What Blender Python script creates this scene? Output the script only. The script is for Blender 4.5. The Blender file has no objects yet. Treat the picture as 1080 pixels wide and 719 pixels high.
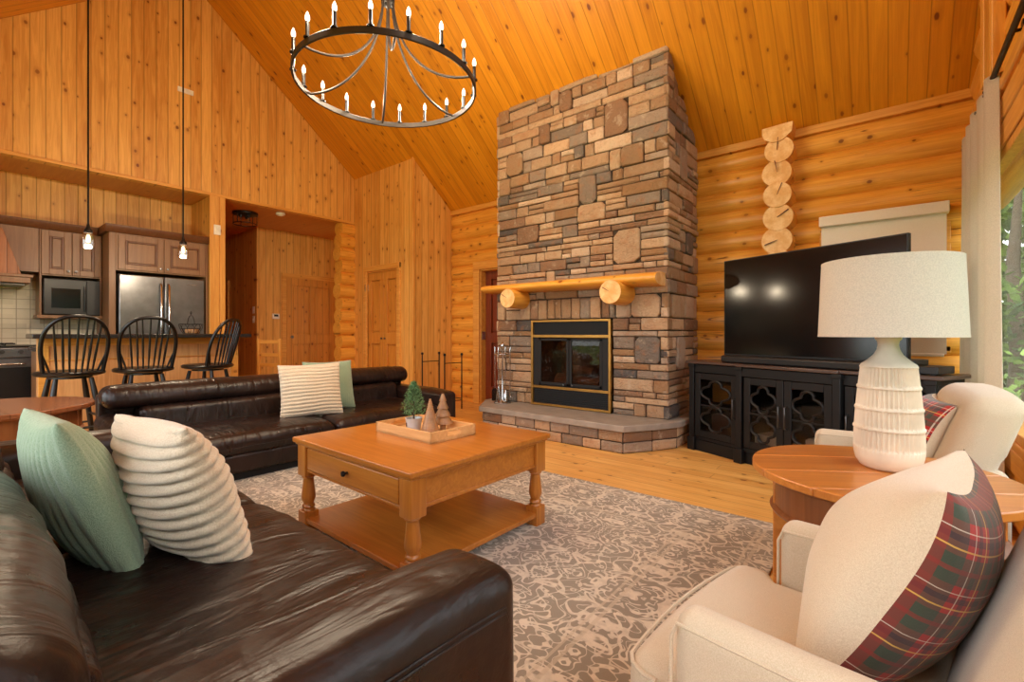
import bpy, bmesh, math, random
from mathutils import Vector, Matrix, noise as mnoise
PI = math.pi
R = math.radians
sc = bpy.context.scene
col = sc.collection
random.seed(7)

# ------------------------------------------------------------------ camera, light, exposure
cam_d = bpy.data.cameras.new('camera')
cam = bpy.data.objects.new('camera', cam_d); col.objects.link(cam)
cam.location = (0, 0, 1.05)
cam.rotation_euler = (R(90), 0, R(39.0))
cam_d.sensor_width = 36.0
cam_d.lens = 490.0 / 1080.0 * 36.0
cam_d.shift_y = -(359.5 - 351.0) / 1080.0
cam_d.clip_start = 0.02
sc.camera = cam
sc.view_settings.view_transform = 'Standard'
sc.view_settings.look = 'None'
sc.view_settings.gamma = 1.0
sc.view_settings.use_curve_mapping = False
sc.view_settings.exposure = 0.0
sc.cycles.max_bounces = 10
sc.cycles.diffuse_bounces = 6
sc.cycles.transparent_max_bounces = 12
sc.cycles.sample_clamp_indirect = 6.0
sc.cycles.use_denoising = True
sc.cycles.caustics_reflective = False
sc.cycles.caustics_refractive = False

SKY_SOUTH = 5.2      # bright hazy sky on the lake side, behind the camera
SKY_NORTH = 3.2      # dimmer overcast over the forest
w = bpy.data.worlds.new('world'); sc.world = w; w.use_nodes = True
nt = w.node_tree; nt.nodes.clear()
out = nt.nodes.new('ShaderNodeOutputWorld'); bg = nt.nodes.new('ShaderNodeBackground')
tc = nt.nodes.new('ShaderNodeTexCoord'); sx = nt.nodes.new('ShaderNodeSeparateXYZ')
nt.links.new(tc.outputs['Generated'], sx.inputs[0])
mr = nt.nodes.new('ShaderNodeMapRange'); mr.inputs[1].default_value = -0.55; mr.inputs[2].default_value = 0.45
mr.inputs[3].default_value = SKY_SOUTH; mr.inputs[4].default_value = SKY_NORTH
nt.links.new(sx.outputs[1], mr.inputs[0])
cr = nt.nodes.new('ShaderNodeValToRGB')
cr.color_ramp.elements[0].position = 0.35; cr.color_ramp.elements[0].color = (0.55, 0.60, 0.55, 1)
cr.color_ramp.elements[1].position = 0.62; cr.color_ramp.elements[1].color = (0.92, 0.96, 1.0, 1)
mr2 = nt.nodes.new('ShaderNodeMapRange'); mr2.inputs[1].default_value = -1; mr2.inputs[2].default_value = 1
nt.links.new(sx.outputs[2], mr2.inputs[0]); nt.links.new(mr2.outputs[0], cr.inputs[0])
nt.links.new(cr.outputs[0], bg.inputs[0]); nt.links.new(mr.outputs[0], bg.inputs[1])
nt.links.new(bg.outputs[0], out.inputs[0])

def portal(name, loc, rot, sx_, sy_):
    l = bpy.data.lights.new(name, 'AREA'); l.shape = 'RECTANGLE'; l.size = sx_; l.size_y = sy_
    l.energy = 1.0; l.cycles.is_portal = True
    o = bpy.data.objects.new(name, l); col.objects.link(o); o.location = loc; o.rotation_euler = rot
    return o
portal('daylight_portal', (0.62, 2.0, 1.23), (0, R(90), 0), 1.46, 6.0)
portal('daylight_portal', (0.62, 1.9, 3.5), (0, R(90), 0), 1.8, 3.2)
portal('daylight_portal', (-3.2, -1.25, 1.35), (R(90), 0, 0), 5.6, 2.1)
CHAND_W = 12.0        # watts per chandelier candle
def point_light(name, loc, energy, rgb, rad, parent=None):
    l = bpy.data.lights.new(name, 'POINT'); l.energy = energy; l.color = rgb; l.shadow_soft_size = rad
    o = bpy.data.objects.new(name, l); col.objects.link(o); o.location = loc
    if parent: o.parent = parent
    return o
WARM = (1.0, 0.83, 0.60)

sun = bpy.data.lights.new('sun', 'SUN'); sun.energy = 2.0; sun.angle = R(8); sun.color = (1.0, 0.96, 0.88)
so_ = bpy.data.objects.new('sun', sun); col.objects.link(so_); so_.rotation_euler = Vector((0.62, -0.10, -0.78)).to_track_quat('-Z', 'Y').to_euler()

# ------------------------------------------------------------------ material helpers
class NT:
    def __init__(s, name):
        s.m = bpy.data.materials.new(name); s.m.use_nodes = True
        s.t = s.m.node_tree; s.t.nodes.clear()
        s.out = s.t.nodes.new('ShaderNodeOutputMaterial')
        s.p = s.t.nodes.new('ShaderNodeBsdfPrincipled')
        s.t.links.new(s.p.outputs[0], s.out.inputs[0])
    def n(s, k, **kw):
        q = s.t.nodes.new(k)
        for a, b in kw.items(): setattr(q, a, b)
        return q
    def l(s, a, b): s.t.links.new(a, b)
    def put(s, sock, v):
        if hasattr(v, 'is_linked'): s.l(v, sock)
        else: sock.default_value = v
    def math(s, op, a, b=0.0, c=0.0, clamp=False):
        q = s.n('ShaderNodeMath', operation=op); q.use_clamp = clamp
        for i, v in enumerate((a, b, c)):
            if i < len(q.inputs): s.put(q.inputs[i], v)
        return q.outputs[0]
    def xyz(s, v=None):
        q = s.n('ShaderNodeSeparateXYZ'); s.l(v if v is not None else s.obj(), q.inputs[0]); return q.outputs
    def obj(s): return s.n('ShaderNodeTexCoord').outputs['Object']
    def comb(s, x, y, z):
        q = s.n('ShaderNodeCombineXYZ')
        for i, v in enumerate((x, y, z)): s.put(q.inputs[i], v)
        return q.outputs[0]
    def noise(s, vec, scale=5.0, detail=3.0, rough=0.55, dist=0.0):
        q = s.n('ShaderNodeTexNoise'); s.l(vec, q.inputs['Vector'])
        q.inputs['Scale'].default_value = scale; q.inputs['Detail'].default_value = detail
        q.inputs['Roughness'].default_value = rough; q.inputs['Distortion'].default_value = dist
        return q.outputs[0]
    def vor(s, vec, scale=5.0, feature='F1', out=0):
        q = s.n('ShaderNodeTexVoronoi'); q.feature = feature; s.l(vec, q.inputs['Vector'])
        q.inputs['Scale'].default_value = scale
        return q.outputs[out]
    def white(s, v):
        q = s.n('ShaderNodeTexWhiteNoise', noise_dimensions='1D'); s.l(v, q.inputs['W']); return q.outputs[0]
    def mapr(s, v, a, b, c=0.0, d=1.0, smooth=True):
        q = s.n('ShaderNodeMapRange'); q.interpolation_type = 'SMOOTHSTEP' if smooth else 'LINEAR'
        s.put(q.inputs[0], v); q.inputs[1].default_value = a; q.inputs[2].default_value = b
        q.inputs[3].default_value = c; q.inputs[4].default_value = d
        return q.outputs[0]
    def mix(s, f, a, b, mode='MIX'):
        q = s.n('ShaderNodeMix', data_type='RGBA', blend_type=mode)
        s.put(q.inputs[0], f)
        for k, v in ((6, a), (7, b)):
            if isinstance(v, tuple): v = (v[0], v[1], v[2], 1.0)
            s.put(q.inputs[k], v)
        return q.outputs[2]
    def ramp(s, f, stops):
        q = s.n('ShaderNodeValToRGB'); e = q.color_ramp.elements
        while len(e) < len(stops): e.new(0.5)
        for i, (p, c) in enumerate(stops): e[i].position = p; e[i].color = (c[0], c[1], c[2], 1)
        s.put(q.inputs[0], f); return q.outputs[0]
    def bump(s, h, strength=0.3, dist=0.01, prev=None):
        q = s.n('ShaderNodeBump'); q.inputs['Strength'].default_value = strength; q.inputs['Distance'].default_value = dist
        s.l(h, q.inputs['Height'])
        if prev is not None: s.l(prev, q.inputs['Normal'])
        return q.outputs[0]
    def fin(s, color=None, rough=None, normal=None, metal=None, **kw):
        if color is not None:
            if isinstance(color, tuple): color = (color[0], color[1], color[2], 1)
            s.put(s.p.inputs['Base Color'], color)
        if rough is not None: s.put(s.p.inputs['Roughness'], rough)
        if normal is not None: s.l(normal, s.p.inputs['Normal'])
        if metal is not None: s.put(s.p.inputs['Metallic'], metal)
        for k, v in kw.items(): s.put(s.p.inputs[k.replace('_', ' ')], v)
        return s.m

def srgb(r, g, b):
    f = lambda c: (c / 255.0 / 12.92) if c / 255.0 <= 0.04045 else ((c / 255.0 + 0.055) / 1.055) ** 2.4
    return (f(r), f(g), f(b))

def plain(name, rgb, rough=0.5, metal=0.0, bumps=None, **kw):
    m = NT(name)
    c = m.mix(m.mapr(m.noise(m.obj(), 9.0), 0.3, 0.7), tuple(x * 0.88 for x in rgb), tuple(min(1, x * 1.08) for x in rgb))
    nrm = None
    if bumps: nrm = m.bump(m.noise(m.obj(), bumps[0], 4.0), bumps[1], bumps[2])
    return m.fin(c, rough, nrm, metal, **kw)

def wood(name, dark, light, across=0, along=2, plank=None, knots=0.6, rough=0.42, groove=0.35, seed=0.0, joints=None, coat=0.0, tm=1.0, crack=0):
    """Pine boards or plain timber. across / along: object axes; plank: board width or None."""
    m = NT(name); o = m.xyz()
    third = 3 - across - along
    A, L, T = o[across], o[along], o[third]
    if plank:
        u = m.math('DIVIDE', A, plank); idx = m.math('FLOOR', u); f = m.math('FRACT', u)
        rnd = m.white(m.math('ADD', idx, seed + 0.5))
        if joints:
            jl = m.math('ADD', m.math('DIVIDE', L, joints), m.math('MULTIPLY', rnd, 7.3))
            jid = m.math('FLOOR', jl); jf = m.math('FRACT', jl)
            rnd = m.white(m.math('ADD', m.math('MULTIPLY', jid, 3.17), m.math('MULTIPLY', idx, 1.37)))
    else:
        rnd = m.math('ADD', 0.5, 0.0)
    off = m.math('MULTIPLY', rnd, 37.0)
    gv = m.comb(m.math('ADD', m.math('MULTIPLY', A, 28.0), off), m.math('MULTIPLY', L, 1.5), m.math('MULTIPLY', T, 28.0 * tm))
    grain = m.noise(gv, 1.0, 5.0, 0.62, 1.2)
    fine = m.noise(m.comb(m.math('ADD', m.math('MULTIPLY', A, 160.0), off), m.math('MULTIPLY', L, 4.0), m.math('MULTIPLY', T, 160.0 * tm)), 1.0, 2.0)
    blot = m.noise(m.comb(m.math('ADD', m.math('MULTIPLY', A, 3.0), off), m.math('MULTIPLY', L, 1.1), m.math('MULTIPLY', T, 3.0 * tm)), 1.0, 2.0)
    f1 = m.math('ADD', m.math('MULTIPLY', m.mapr(grain, 0.32, 0.7), 0.5), m.math('MULTIPLY', rnd, 0.42))
    f1 = m.math('ADD', f1, m.math('MULTIPLY', blot, 0.30))
    c = m.mix(m.math('SUBTRACT', f1, 0.11, clamp=True), dark, light)
    c = m.mix(m.math('MULTIPLY', m.mapr(fine, 0.5, 0.75), 0.10), c, tuple(x * 0.7 for x in dark))
    h = m.math('MULTIPLY', grain, 0.25)
    if knots > 0:
        kv = m.comb(m.math('ADD', m.math('MULTIPLY', A, 7.5), off), m.math('ADD', m.math('MULTIPLY', L, 5.2), off), 0.0)
        q = m.n('ShaderNodeTexVoronoi', voronoi_dimensions='2D'); m.l(kv, q.inputs['Vector']); q.inputs['Scale'].default_value = 1.0
        wob = m.math('ADD', q.outputs['Distance'], m.math('MULTIPLY', m.math('SUBTRACT', m.noise(kv, 3.0), 0.5), 0.12))
        sx_ = m.xyz(q.outputs['Color'])
        keep = m.math('LESS_THAN', sx_[0], knots * 0.48)
        size = m.math('MULTIPLY_ADD', sx_[1], 0.10, 0.05)
        k = m.math('SUBTRACT', 1.0, m.math('DIVIDE', wob, size), clamp=True)
        k = m.math('MULTIPLY', m.mapr(k, 0.0, 0.45), keep)
        halo = m.math('MULTIPLY', m.math('SUBTRACT', 1.0, m.math('DIVIDE', wob, m.math('MULTIPLY', size, 2.6)), clamp=True), keep)
        c = m.mix(m.math('MULTIPLY', halo, 0.55), c, tuple(x * 0.75 for x in dark))
        c = m.mix(m.math('MULTIPLY', k, m.math('MULTIPLY_ADD', sx_[2], 0.45, 0.45)), c, (dark[0] * 0.30, dark[1] * 0.13, dark[2] * 0.10))
    if crack:
        cv = m.noise(m.comb(m.math('MULTIPLY', A, 15.0), m.math('MULTIPLY', L, 0.75), m.math('MULTIPLY', T, 15.0)), 1.0, 1.0, 0.5, 0.4)
        cb = m.mapr(m.math('ABSOLUTE', m.math('SUBTRACT', cv, 0.5)), 0.002, 0.010, 1.0, 0.0)
        gate = m.mapr(m.noise(m.comb(A, m.math('MULTIPLY', L, 1.3), T), 1.9, 1.0), 0.55, 0.62)
        ck_ = m.math('MULTIPLY', cb, gate)
        c = m.mix(m.math('MULTIPLY', ck_, 0.85), c, (dark[0] * 0.2, dark[1] * 0.13, dark[2] * 0.1)); h = m.math('SUBTRACT', h, ck_)
    if plank:
        e = m.math('MINIMUM', f, m.math('SUBTRACT', 1.0, f))
        gw = groove * 0.012 / plank
        g = m.mapr(e, 0.0, gw * 2.2, 1.0, 0.0)
        if joints:
            je = m.math('MULTIPLY', m.math('MINIMUM', jf, m.math('SUBTRACT', 1.0, jf)), joints)
            g = m.math('MAXIMUM', g, m.mapr(je, 0.0, 0.004, 1.0, 0.0))
        c = m.mix(m.math('MULTIPLY', g, 0.5), c, tuple(x * 0.3 for x in dark))
        h = m.math('SUBTRACT', h, m.math('MULTIPLY', g, 1.2))
    nrm = m.bump(h, 0.35, 0.004)
    return m.fin(c, rough, nrm, Coat_Weight=coat, Coat_Roughness=0.2)

M = {}
PD, PL = srgb(196, 130, 48), srgb(242, 188, 100)
M['pine_wall'] = wood('pine_wall_boards', PD, PL, 1, 2, 0.118, 0.75, 0.45)
M['pine_wall_x'] = wood('pine_wall_boards_x', PD, PL, 0, 2, 0.118, 0.6, 0.45)
M['ceiling'] = wood('pine_ceiling_boards', srgb(188, 116, 12), srgb(226, 152, 30), 0, 1, 0.122, 0.7, 0.42, groove=0.26, tm=0.0)
M['soffit'] = wood('pine_soffit_panel', srgb(186, 112, 36), srgb(214, 142, 60), 1, 0, None, 0.1, 0.42)
M['log'] = wood('peeled_log', srgb(204, 131, 32), srgb(246, 185, 82), 2, 0, None, 0.7, 0.36, crack=1)
M['log_y'] = wood('peeled_log_y', srgb(204, 131, 32), srgb(246, 185, 82), 2, 1, None, 0.7, 0.36, crack=1)
M['trim'] = wood('pine_trim', srgb(198, 128, 44), srgb(238, 180, 88), 1, 2, None, 0.25, 0.45)
M['trim_x'] = wood('pine_trim_x', srgb(198, 128, 44), srgb(238, 180, 88), 2, 0, None, 0.25, 0.45)
M['trim_y'] = wood('pine_trim_y', srgb(198, 128, 44), srgb(238, 180, 88), 2, 1, None, 0.25, 0.45)
M['floor'] = wood('pine_floor', srgb(214, 148, 66), srgb(250, 202, 118), 1, 0, 0.135, 0.75, 0.30, 0.2, joints=2.3, coat=0.15)
M['maple'] = wood('honey_table_wood', srgb(162, 92, 28), srgb(202, 130, 52), 1, 0, None, 0.0, 0.30, coat=0.3)
M['maple_z'] = wood('honey_leg_wood', srgb(162, 92, 28), srgb(202, 130, 52), 0, 2, None, 0.0, 0.30, coat=0.3)
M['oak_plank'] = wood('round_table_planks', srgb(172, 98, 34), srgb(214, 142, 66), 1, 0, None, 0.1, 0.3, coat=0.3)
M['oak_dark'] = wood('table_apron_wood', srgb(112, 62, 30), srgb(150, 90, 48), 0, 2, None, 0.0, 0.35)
M['walnut_plank'] = wood('corner_table_planks', srgb(110, 60, 32), srgb(156, 94, 56), 1, 0, 0.16, 0.0, 0.25, 0.15, coat=0.3)
M['cab'] = wood('glazed_maple_cabinet', srgb(118, 82, 52), srgb(148, 108, 72), 1, 2, None, 0.0, 0.4)
M['cab_glaze'] = wood('dark_glaze_moulding', srgb(88, 52, 28), srgb(116, 72, 42), 1, 2, None, 0.0, 0.4)
M['hood'] = wood('hood_slats', srgb(124, 70, 28), srgb(170, 104, 50), 1, 2, 0.075, 0.0, 0.4)
M['bar_panel'] = wood('bar_pine', srgb(190, 130, 72), srgb(232, 180, 118), 1, 2, 0.30, 0.35, 0.45)
M['bar_top'] = plain('bar_top_dark_stone', srgb(44, 38, 36), 0.25)
M['door'] = wood('pine_door', srgb(182, 112, 34), srgb(224, 154, 62), 0, 2, None, 0.35, 0.45)
M['door_y'] = wood('pine_door_y', srgb(184, 116, 38), srgb(222, 156, 68), 1, 2, 0.12, 0.6, 0.45)
M['door_red'] = wood('red_brown_door', srgb(96, 36, 14), srgb(140, 62, 26), 0, 2, None, 0.1, 0.4)
M['tray'] = wood('light_bamboo', srgb(206, 152, 88), srgb(238, 194, 132), 1, 0, None, 0.0, 0.5)
M['cone'] = wood('carved_wood_tree', srgb(132, 92, 56), srgb(190, 144, 96), 0, 2, None, 0.0, 0.35)
M['cut'] = None

def leather():
    m = NT('dark_brown_leather'); o = m.obj()
    big = m.noise(o, 3.0, 3.0); wr = m.noise(o, 9.0, 4.0, 0.55, 0.3); pore = m.vor(o, 260.0)
    sx_ = m.xyz(o)
    st = m.noise(m.comb(m.math('MULTIPLY', sx_[0], 15.0), m.math('MULTIPLY', sx_[1], 3.2), m.math('MULTIPLY', sx_[2], 4.0)), 1.0, 3.0, 0.5, 0.6)
    c = m.mix(m.mapr(big, 0.3, 0.7), srgb(30, 20, 17), srgb(46, 31, 26))
    n1 = m.bump(m.math('ADD', m.math('MULTIPLY', wr, 0.5), m.math('MULTIPLY', st, 1.5)), 0.5, 0.018)
    n2 = m.bump(pore, 0.12, 0.001, n1)
    return m.fin(c, m.mapr(wr, 0.3, 0.7, 0.27, 0.40), n2, Specular_IOR_Level=0.38)
M['leather'] = leather()

def fabric(name, a, b, scale=220.0, bs=0.4, sheen=0.3, rough=0.9):
    m = NT(name); o = m.obj()
    s1 = m.xyz(o)
    wv = m.noise(m.comb(m.math('MULTIPLY', s1[0], 3.0), s1[1], s1[2]), scale, 2.0)
    wv2 = m.noise(m.comb(s1[0], m.math('MULTIPLY', s1[1], 3.0), m.math('MULTIPLY', s1[2], 2.0)), scale, 2.0)
    f = m.mapr(m.math('MULTIPLY_ADD', wv, 0.5, m.math('MULTIPLY', wv2, 0.5)), 0.35, 0.65)
    c = m.mix(f, a, b)
    return m.fin(c, rough, m.bump(f, bs, 0.0015), Sheen_Weight=sheen)
M['cream_fabric'] = fabric('cream_upholstery', srgb(188, 171, 143), srgb(208, 193, 167), 420.0, 0.25)
M['green_knit'] = fabric('sage_knit', srgb(132, 158, 128), srgb(168, 190, 158), 260.0, 0.6)
M['plush'] = fabric('cream_plush', srgb(214, 193, 159), srgb(236, 219, 190), 170.0, 0.8, 0.6)
M['linen'] = fabric('cream_linen', srgb(206, 187, 156), srgb(226, 211, 184), 380.0, 0.35)
M['shade_cloth'] = fabric('roller_shade_cloth', srgb(226, 214, 192), srgb(240, 230, 212), 300.0, 0.1, 0.0)
M['mantel_cut'] = None

def tartan():
    m = NT('tartan_wool'); at_ = m.n('ShaderNodeAttribute'); at_.attribute_name = 'cloth'; o = m.xyz(at_.outputs['Vector'])
    def lines(v, specs):
        f = m.math('FRACT', m.math('ADD', m.math('DIVIDE', v, 0.11), 10.0)); outs = []
        for c0, wd in specs:
            outs.append(m.math('LESS_THAN', m.math('ABSOLUTE', m.math('SUBTRACT', f, c0)), wd))
        return outs
    res = None
    c = (srgb(150, 30, 24) + (1,))
    base = m.mix(m.math('MULTIPLY', m.noise(m.obj(), 200.0), 0.3), srgb(178, 34, 26), srgb(128, 24, 20))
    X, Y = o[0], o[1]
    gx = lines(X, [(0.28, 0.24), (0.28, 0.04), (0.62, 0.014), (0.78, 0.05), (0.90, 0.009)])
    gy = lines(Y, [(0.28, 0.24), (0.28, 0.04), (0.62, 0.014), (0.78, 0.05), (0.90, 0.009)])
    c = base
    for g in (gx, gy):
        c = m.mix(m.math('MULTIPLY', g[0], 0.74), c, srgb(30, 70, 54))
        c = m.mix(m.math('MULTIPLY', g[3], 0.6), c, srgb(24, 26, 44))
    for g in (gx, gy):
        c = m.mix(m.math('MULTIPLY', g[1], 0.55), c, srgb(140, 34, 26))
        c = m.mix(m.math('MULTIPLY', g[2], 0.75), c, srgb(224, 182, 86))
        c = m.mix(m.math('MULTIPLY', g[4], 0.65), c, srgb(222, 214, 196))
    return m.fin(c, 0.9, m.bump(m.noise(m.obj(), 260.0), 0.3, 0.001), Sheen_Weight=0.3)
M['tartan'] = tartan()

def rug_mat():
    m = NT('damask_rug'); o = m.xyz()
    px = m.math('PINGPONG', m.math('ADD', o[0], 20.0), 0.38); py = m.math('PINGPONG', m.math('ADD', o[1], 20.0), 0.46)
    v = m.comb(px, py, 0.0)
    wv = m.noise(v, 6.4, 1.0, 0.5, 1.5)
    a = m.math('ABSOLUTE', m.math('SUBTRACT', m.math('FRACT', m.math('MULTIPLY', wv, 6.0)), 0.5))
    sc1 = m.mapr(a, 0.10, 0.16, 1.0, 0.0)
    w2 = m.noise(v, 13.0, 0.0, 0.5, 1.6)
    b = m.math('ABSOLUTE', m.math('SUBTRACT', w2, 0.5))
    sc2 = m.math('MULTIPLY', m.mapr(b, 0.022, 0.04, 1.0, 0.0), 0.85)
    pat = m.math('MAXIMUM', sc1, sc2)
    wear = m.mapr(m.noise(m.obj(), 30.0, 4.0), 0.3, 0.6, 0.7, 1.0)
    pat = m.math('MULTIPLY', pat, wear)
    # border bands, object space: rug centred on its origin
    ex = m.math('SUBTRACT', RUG_W / 2, m.math('ABSOLUTE', o[0])); ey = m.math('SUBTRACT', RUG_D / 2, m.math('ABSOLUTE', o[1]))
    e = m.math('MINIMUM', ex, ey)
    def band(c0, wd): return m.math('LESS_THAN', m.math('ABSOLUTE', m.math('SUBTRACT', e, c0)), wd)
    bl = m.math('MAXIMUM', m.math('MAXIMUM', band(0.10, 0.008), band(0.13, 0.006)), m.math('MAXIMUM', band(0.42, 0.008), band(0.45, 0.006)))
    tb = m.math('MULTIPLY', band(0.275, 0.14), 0.35)
    gr = m.mix(tb, srgb(152, 143, 127), srgb(131, 122, 107))
    c = m.mix(m.math('MULTIPLY', pat, 0.92), gr, srgb(232, 221, 201))
    c = m.mix(m.math('MULTIPLY', bl, 0.6), c, srgb(206, 192, 168))
    fz = m.noise(m.obj(), 400.0, 2.0)
    c = m.mix(m.math('MULTIPLY', fz, 0.25), c, srgb(120, 106, 90))
    h = m.math('ADD', m.math('MULTIPLY', pat, 0.5), fz)
    return m.fin(c, 0.95, m.bump(h, 0.5, 0.003), Sheen_Weight=0.2)
RUG_W, RUG_D = 3.35, 2.75
M['rug'] = rug_mat()

def stone_mat():
    m = NT('cut_fieldstone')
    at = m.n('ShaderNodeAttribute'); at.attribute_name = 'stone'
    n1 = m.noise(m.obj(), 9.0, 5.0, 0.65); n2 = m.noise(m.obj(), 45.0, 5.0, 0.7)
    c = m.mix(m.math('MULTIPLY', m.mapr(n1, 0.5, 0.68), 0.4), at.outputs['Color'], srgb(168, 112, 68))
    c = m.mix(m.math('MULTIPLY', m.mapr(n1, 0.44, 0.3), 0.5), c, srgb(204, 186, 160))
    c = m.mix(m.math('MULTIPLY', m.mapr(n2, 0.52, 0.75), 0.4), c, srgb(84, 66, 52))
    nb = m.bump(m.math('ADD', n1, m.math('MULTIPLY', n2, 0.6)), 1.0, 0.035)
    return m.fin(c, 0.85, nb)
M['stone'] = stone_mat()
M['mortar'] = plain('dark_mortar', srgb(70, 56, 44), 0.95, 0, (60, 0.6, 0.01))
M['slab'] = plain('bluestone_slab', srgb(150, 140, 128), 0.6, 0, (26, 0.5, 0.01))
M['cut_end'] = NT('sawn_log_end').m
def cut_end():
    m = NT('sawn_log_end_face'); o = m.obj()
    n1 = m.noise(o, 14.0, 3.0)
    c = m.mix(m.mapr(n1, 0.3, 0.7), srgb(226, 170, 100), srgb(246, 206, 146))
    c = m.mix(m.math('MULTIPLY', m.mapr(m.noise(o, 70.0, 2.0), 0.5, 0.8), 0.3), c, srgb(190, 128, 66))
    return m.fin(c, 0.7)
M['cut_end'] = cut_end()
M['iron'] = plain('black_iron', srgb(38, 33, 30), 0.42, 0.6)
M['chand'] = plain('bronzed_iron', srgb(58, 50, 44), 0.55, 0.3)
M['black'] = plain('black_paint', srgb(17, 16, 15), 0.35)
M['console'] = plain('black_console_paint', srgb(18, 17, 17), 0.5, Specular_IOR_Level=0.3)
M['console_top'] = wood('console_top_brown', srgb(58, 44, 38), srgb(92, 72, 62), 1, 0, None, 0, 0.3)
M['tv_screen'] = plain('tv_screen_glass', srgb(9, 9, 10), 0.12)
M['plastic'] = plain('black_plastic', srgb(13, 13, 14), 0.45)
M['steel'] = plain('brushed_steel', srgb(128, 128, 130), 0.28, 0.9)
M['steel_dark'] = plain('steel_handle', srgb(90, 88, 86), 0.3, 0.9)
M['chrome'] = plain('chrome', srgb(200, 200, 200), 0.18, 1.0)
M['brass'] = plain('antique_brass', srgb(170, 128, 62), 0.38, 0.75)
M['dark_metal'] = plain('black_firebox_metal', srgb(10, 10, 10), 0.7, 0.0)
M['white'] = plain('white_plastic', srgb(236, 232, 222), 0.5)
M['ceramic'] = plain('cream_ceramic', srgb(226, 212, 188), 0.6, 0, (120, 0.15, 0.001))
M['pot'] = plain('galvanised_pot', srgb(214, 214, 212), 0.5, 0.1)
M['curtain_rod'] = plain('curtain_rod_bronze', srgb(34, 30, 28), 0.4, 0.6)
M['white_frame'] = plain('white_vinyl', srgb(226, 226, 222), 0.5)
M['paper'] = plain('paper', srgb(236, 234, 226), 0.8)
M['soot'] = plain('firebrick', srgb(128, 88, 62), 0.95, 0, (20, 0.8, 0.03))
M['fire_log'] = plain('burnt_log', srgb(112, 74, 50), 0.95, 0, (30, 0.8, 0.02))
M['grass'] = plain('grass', srgb(88, 122, 42), 0.95, 0, (3, 0.5, 0.1))
M['leaf'] = None
def leaf():
    m = NT('tree_leaves'); n1 = m.noise(m.obj(), 1.3, 3.0)
    c = m.mix(m.mapr(n1, 0.35, 0.65), srgb(44, 78, 24), srgb(118, 150, 54))
    return m.fin(c, 0.8)
M['leaf'] = leaf()
M['needle'] = NT('fir_needles').m
def needles():
    m = NT('fir_needle_green'); c = m.mix(m.mapr(m.noise(m.obj(), 60.0), 0.3, 0.7), srgb(70, 116, 66), srgb(150, 188, 130))
    return m.fin(c, 0.7)
M['needle'] = needles()
M['bark'] = plain('bark', srgb(92, 76, 60), 0.95, 0, (12, 0.8, 0.05))

def translucent(name, rgb, mixf, scale=200.0):
    m = NT(name); c = m.mix(m.mapr(m.noise(m.obj(), scale, 2.0), 0.3, 0.7), tuple(x * 0.86 for x in rgb), rgb)
    m.fin(c, 0.9, m.bump(m.noise(m.obj(), scale), 0.2, 0.001))
    tr = m.n('ShaderNodeBsdfTranslucent'); m.l(c, tr.inputs[0])
    mx = m.n('ShaderNodeMixShader'); mx.inputs[0].default_value = mixf
    m.l(m.p.outputs[0], mx.inputs[1]); m.l(tr.outputs[0], mx.inputs[2]); m.l(mx.outputs[0], m.out.inputs[0])
    return m.m
M['curtain'] = translucent('cream_curtain_linen', srgb(240, 232, 218), 0.5)
M['lampshade'] = translucent('lamp_shade_linen', srgb(246, 238, 222), 0.4, 260.0)

def glass(name, tint=(1, 1, 1), f=0.06, rough=0.02, ior=1.45):
    m = NT(name)
    tr = m.n('ShaderNodeBsdfTransparent'); tr.inputs[0].default_value = (*tint, 1)
    gl = m.n('ShaderNodeBsdfGlossy'); gl.inputs['Roughness'].default_value = rough
    lw = m.n('ShaderNodeLayerWeight'); lw.inputs[0].default_value = 0.5
    mx = m.n('ShaderNodeMixShader')
    m.l(m.math('MULTIPLY_ADD', m.math('POWER', lw.outputs['Facing'], 5.0), ior - 1.0, f, clamp=True), mx.inputs[0]); m.l(tr.outputs[0], mx.inputs[1]); m.l(gl.outputs[0], mx.inputs[2])
    m.l(mx.outputs[0], m.out.inputs[0]); return m.m
M['glass'] = glass('window_glass', f=0.02, ior=1.25)
M['smoked'] = glass('smoked_glass', (0.7, 0.66, 0.62), 0.025, ior=1.3)
M['clear'] = glass('clear_glass', (0.96, 0.95, 0.93), 0.10)

def emit(name, rgb, s):
    m = NT(name); e = m.n('ShaderNodeEmission'); e.inputs[0].default_value = (*rgb, 1); e.inputs[1].default_value = s
    m.l(e.outputs[0], m.out.inputs[0]); return m.m
M['bulb'] = emit('candle_bulb_glow', (1.0, 0.84, 0.62), 4.0)
M['filament'] = emit('filament_glow', (1.0, 0.76, 0.46), 4.0)
M['display'] = emit('display_glow', (0.5, 0.7, 0.8), 0.6)

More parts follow.
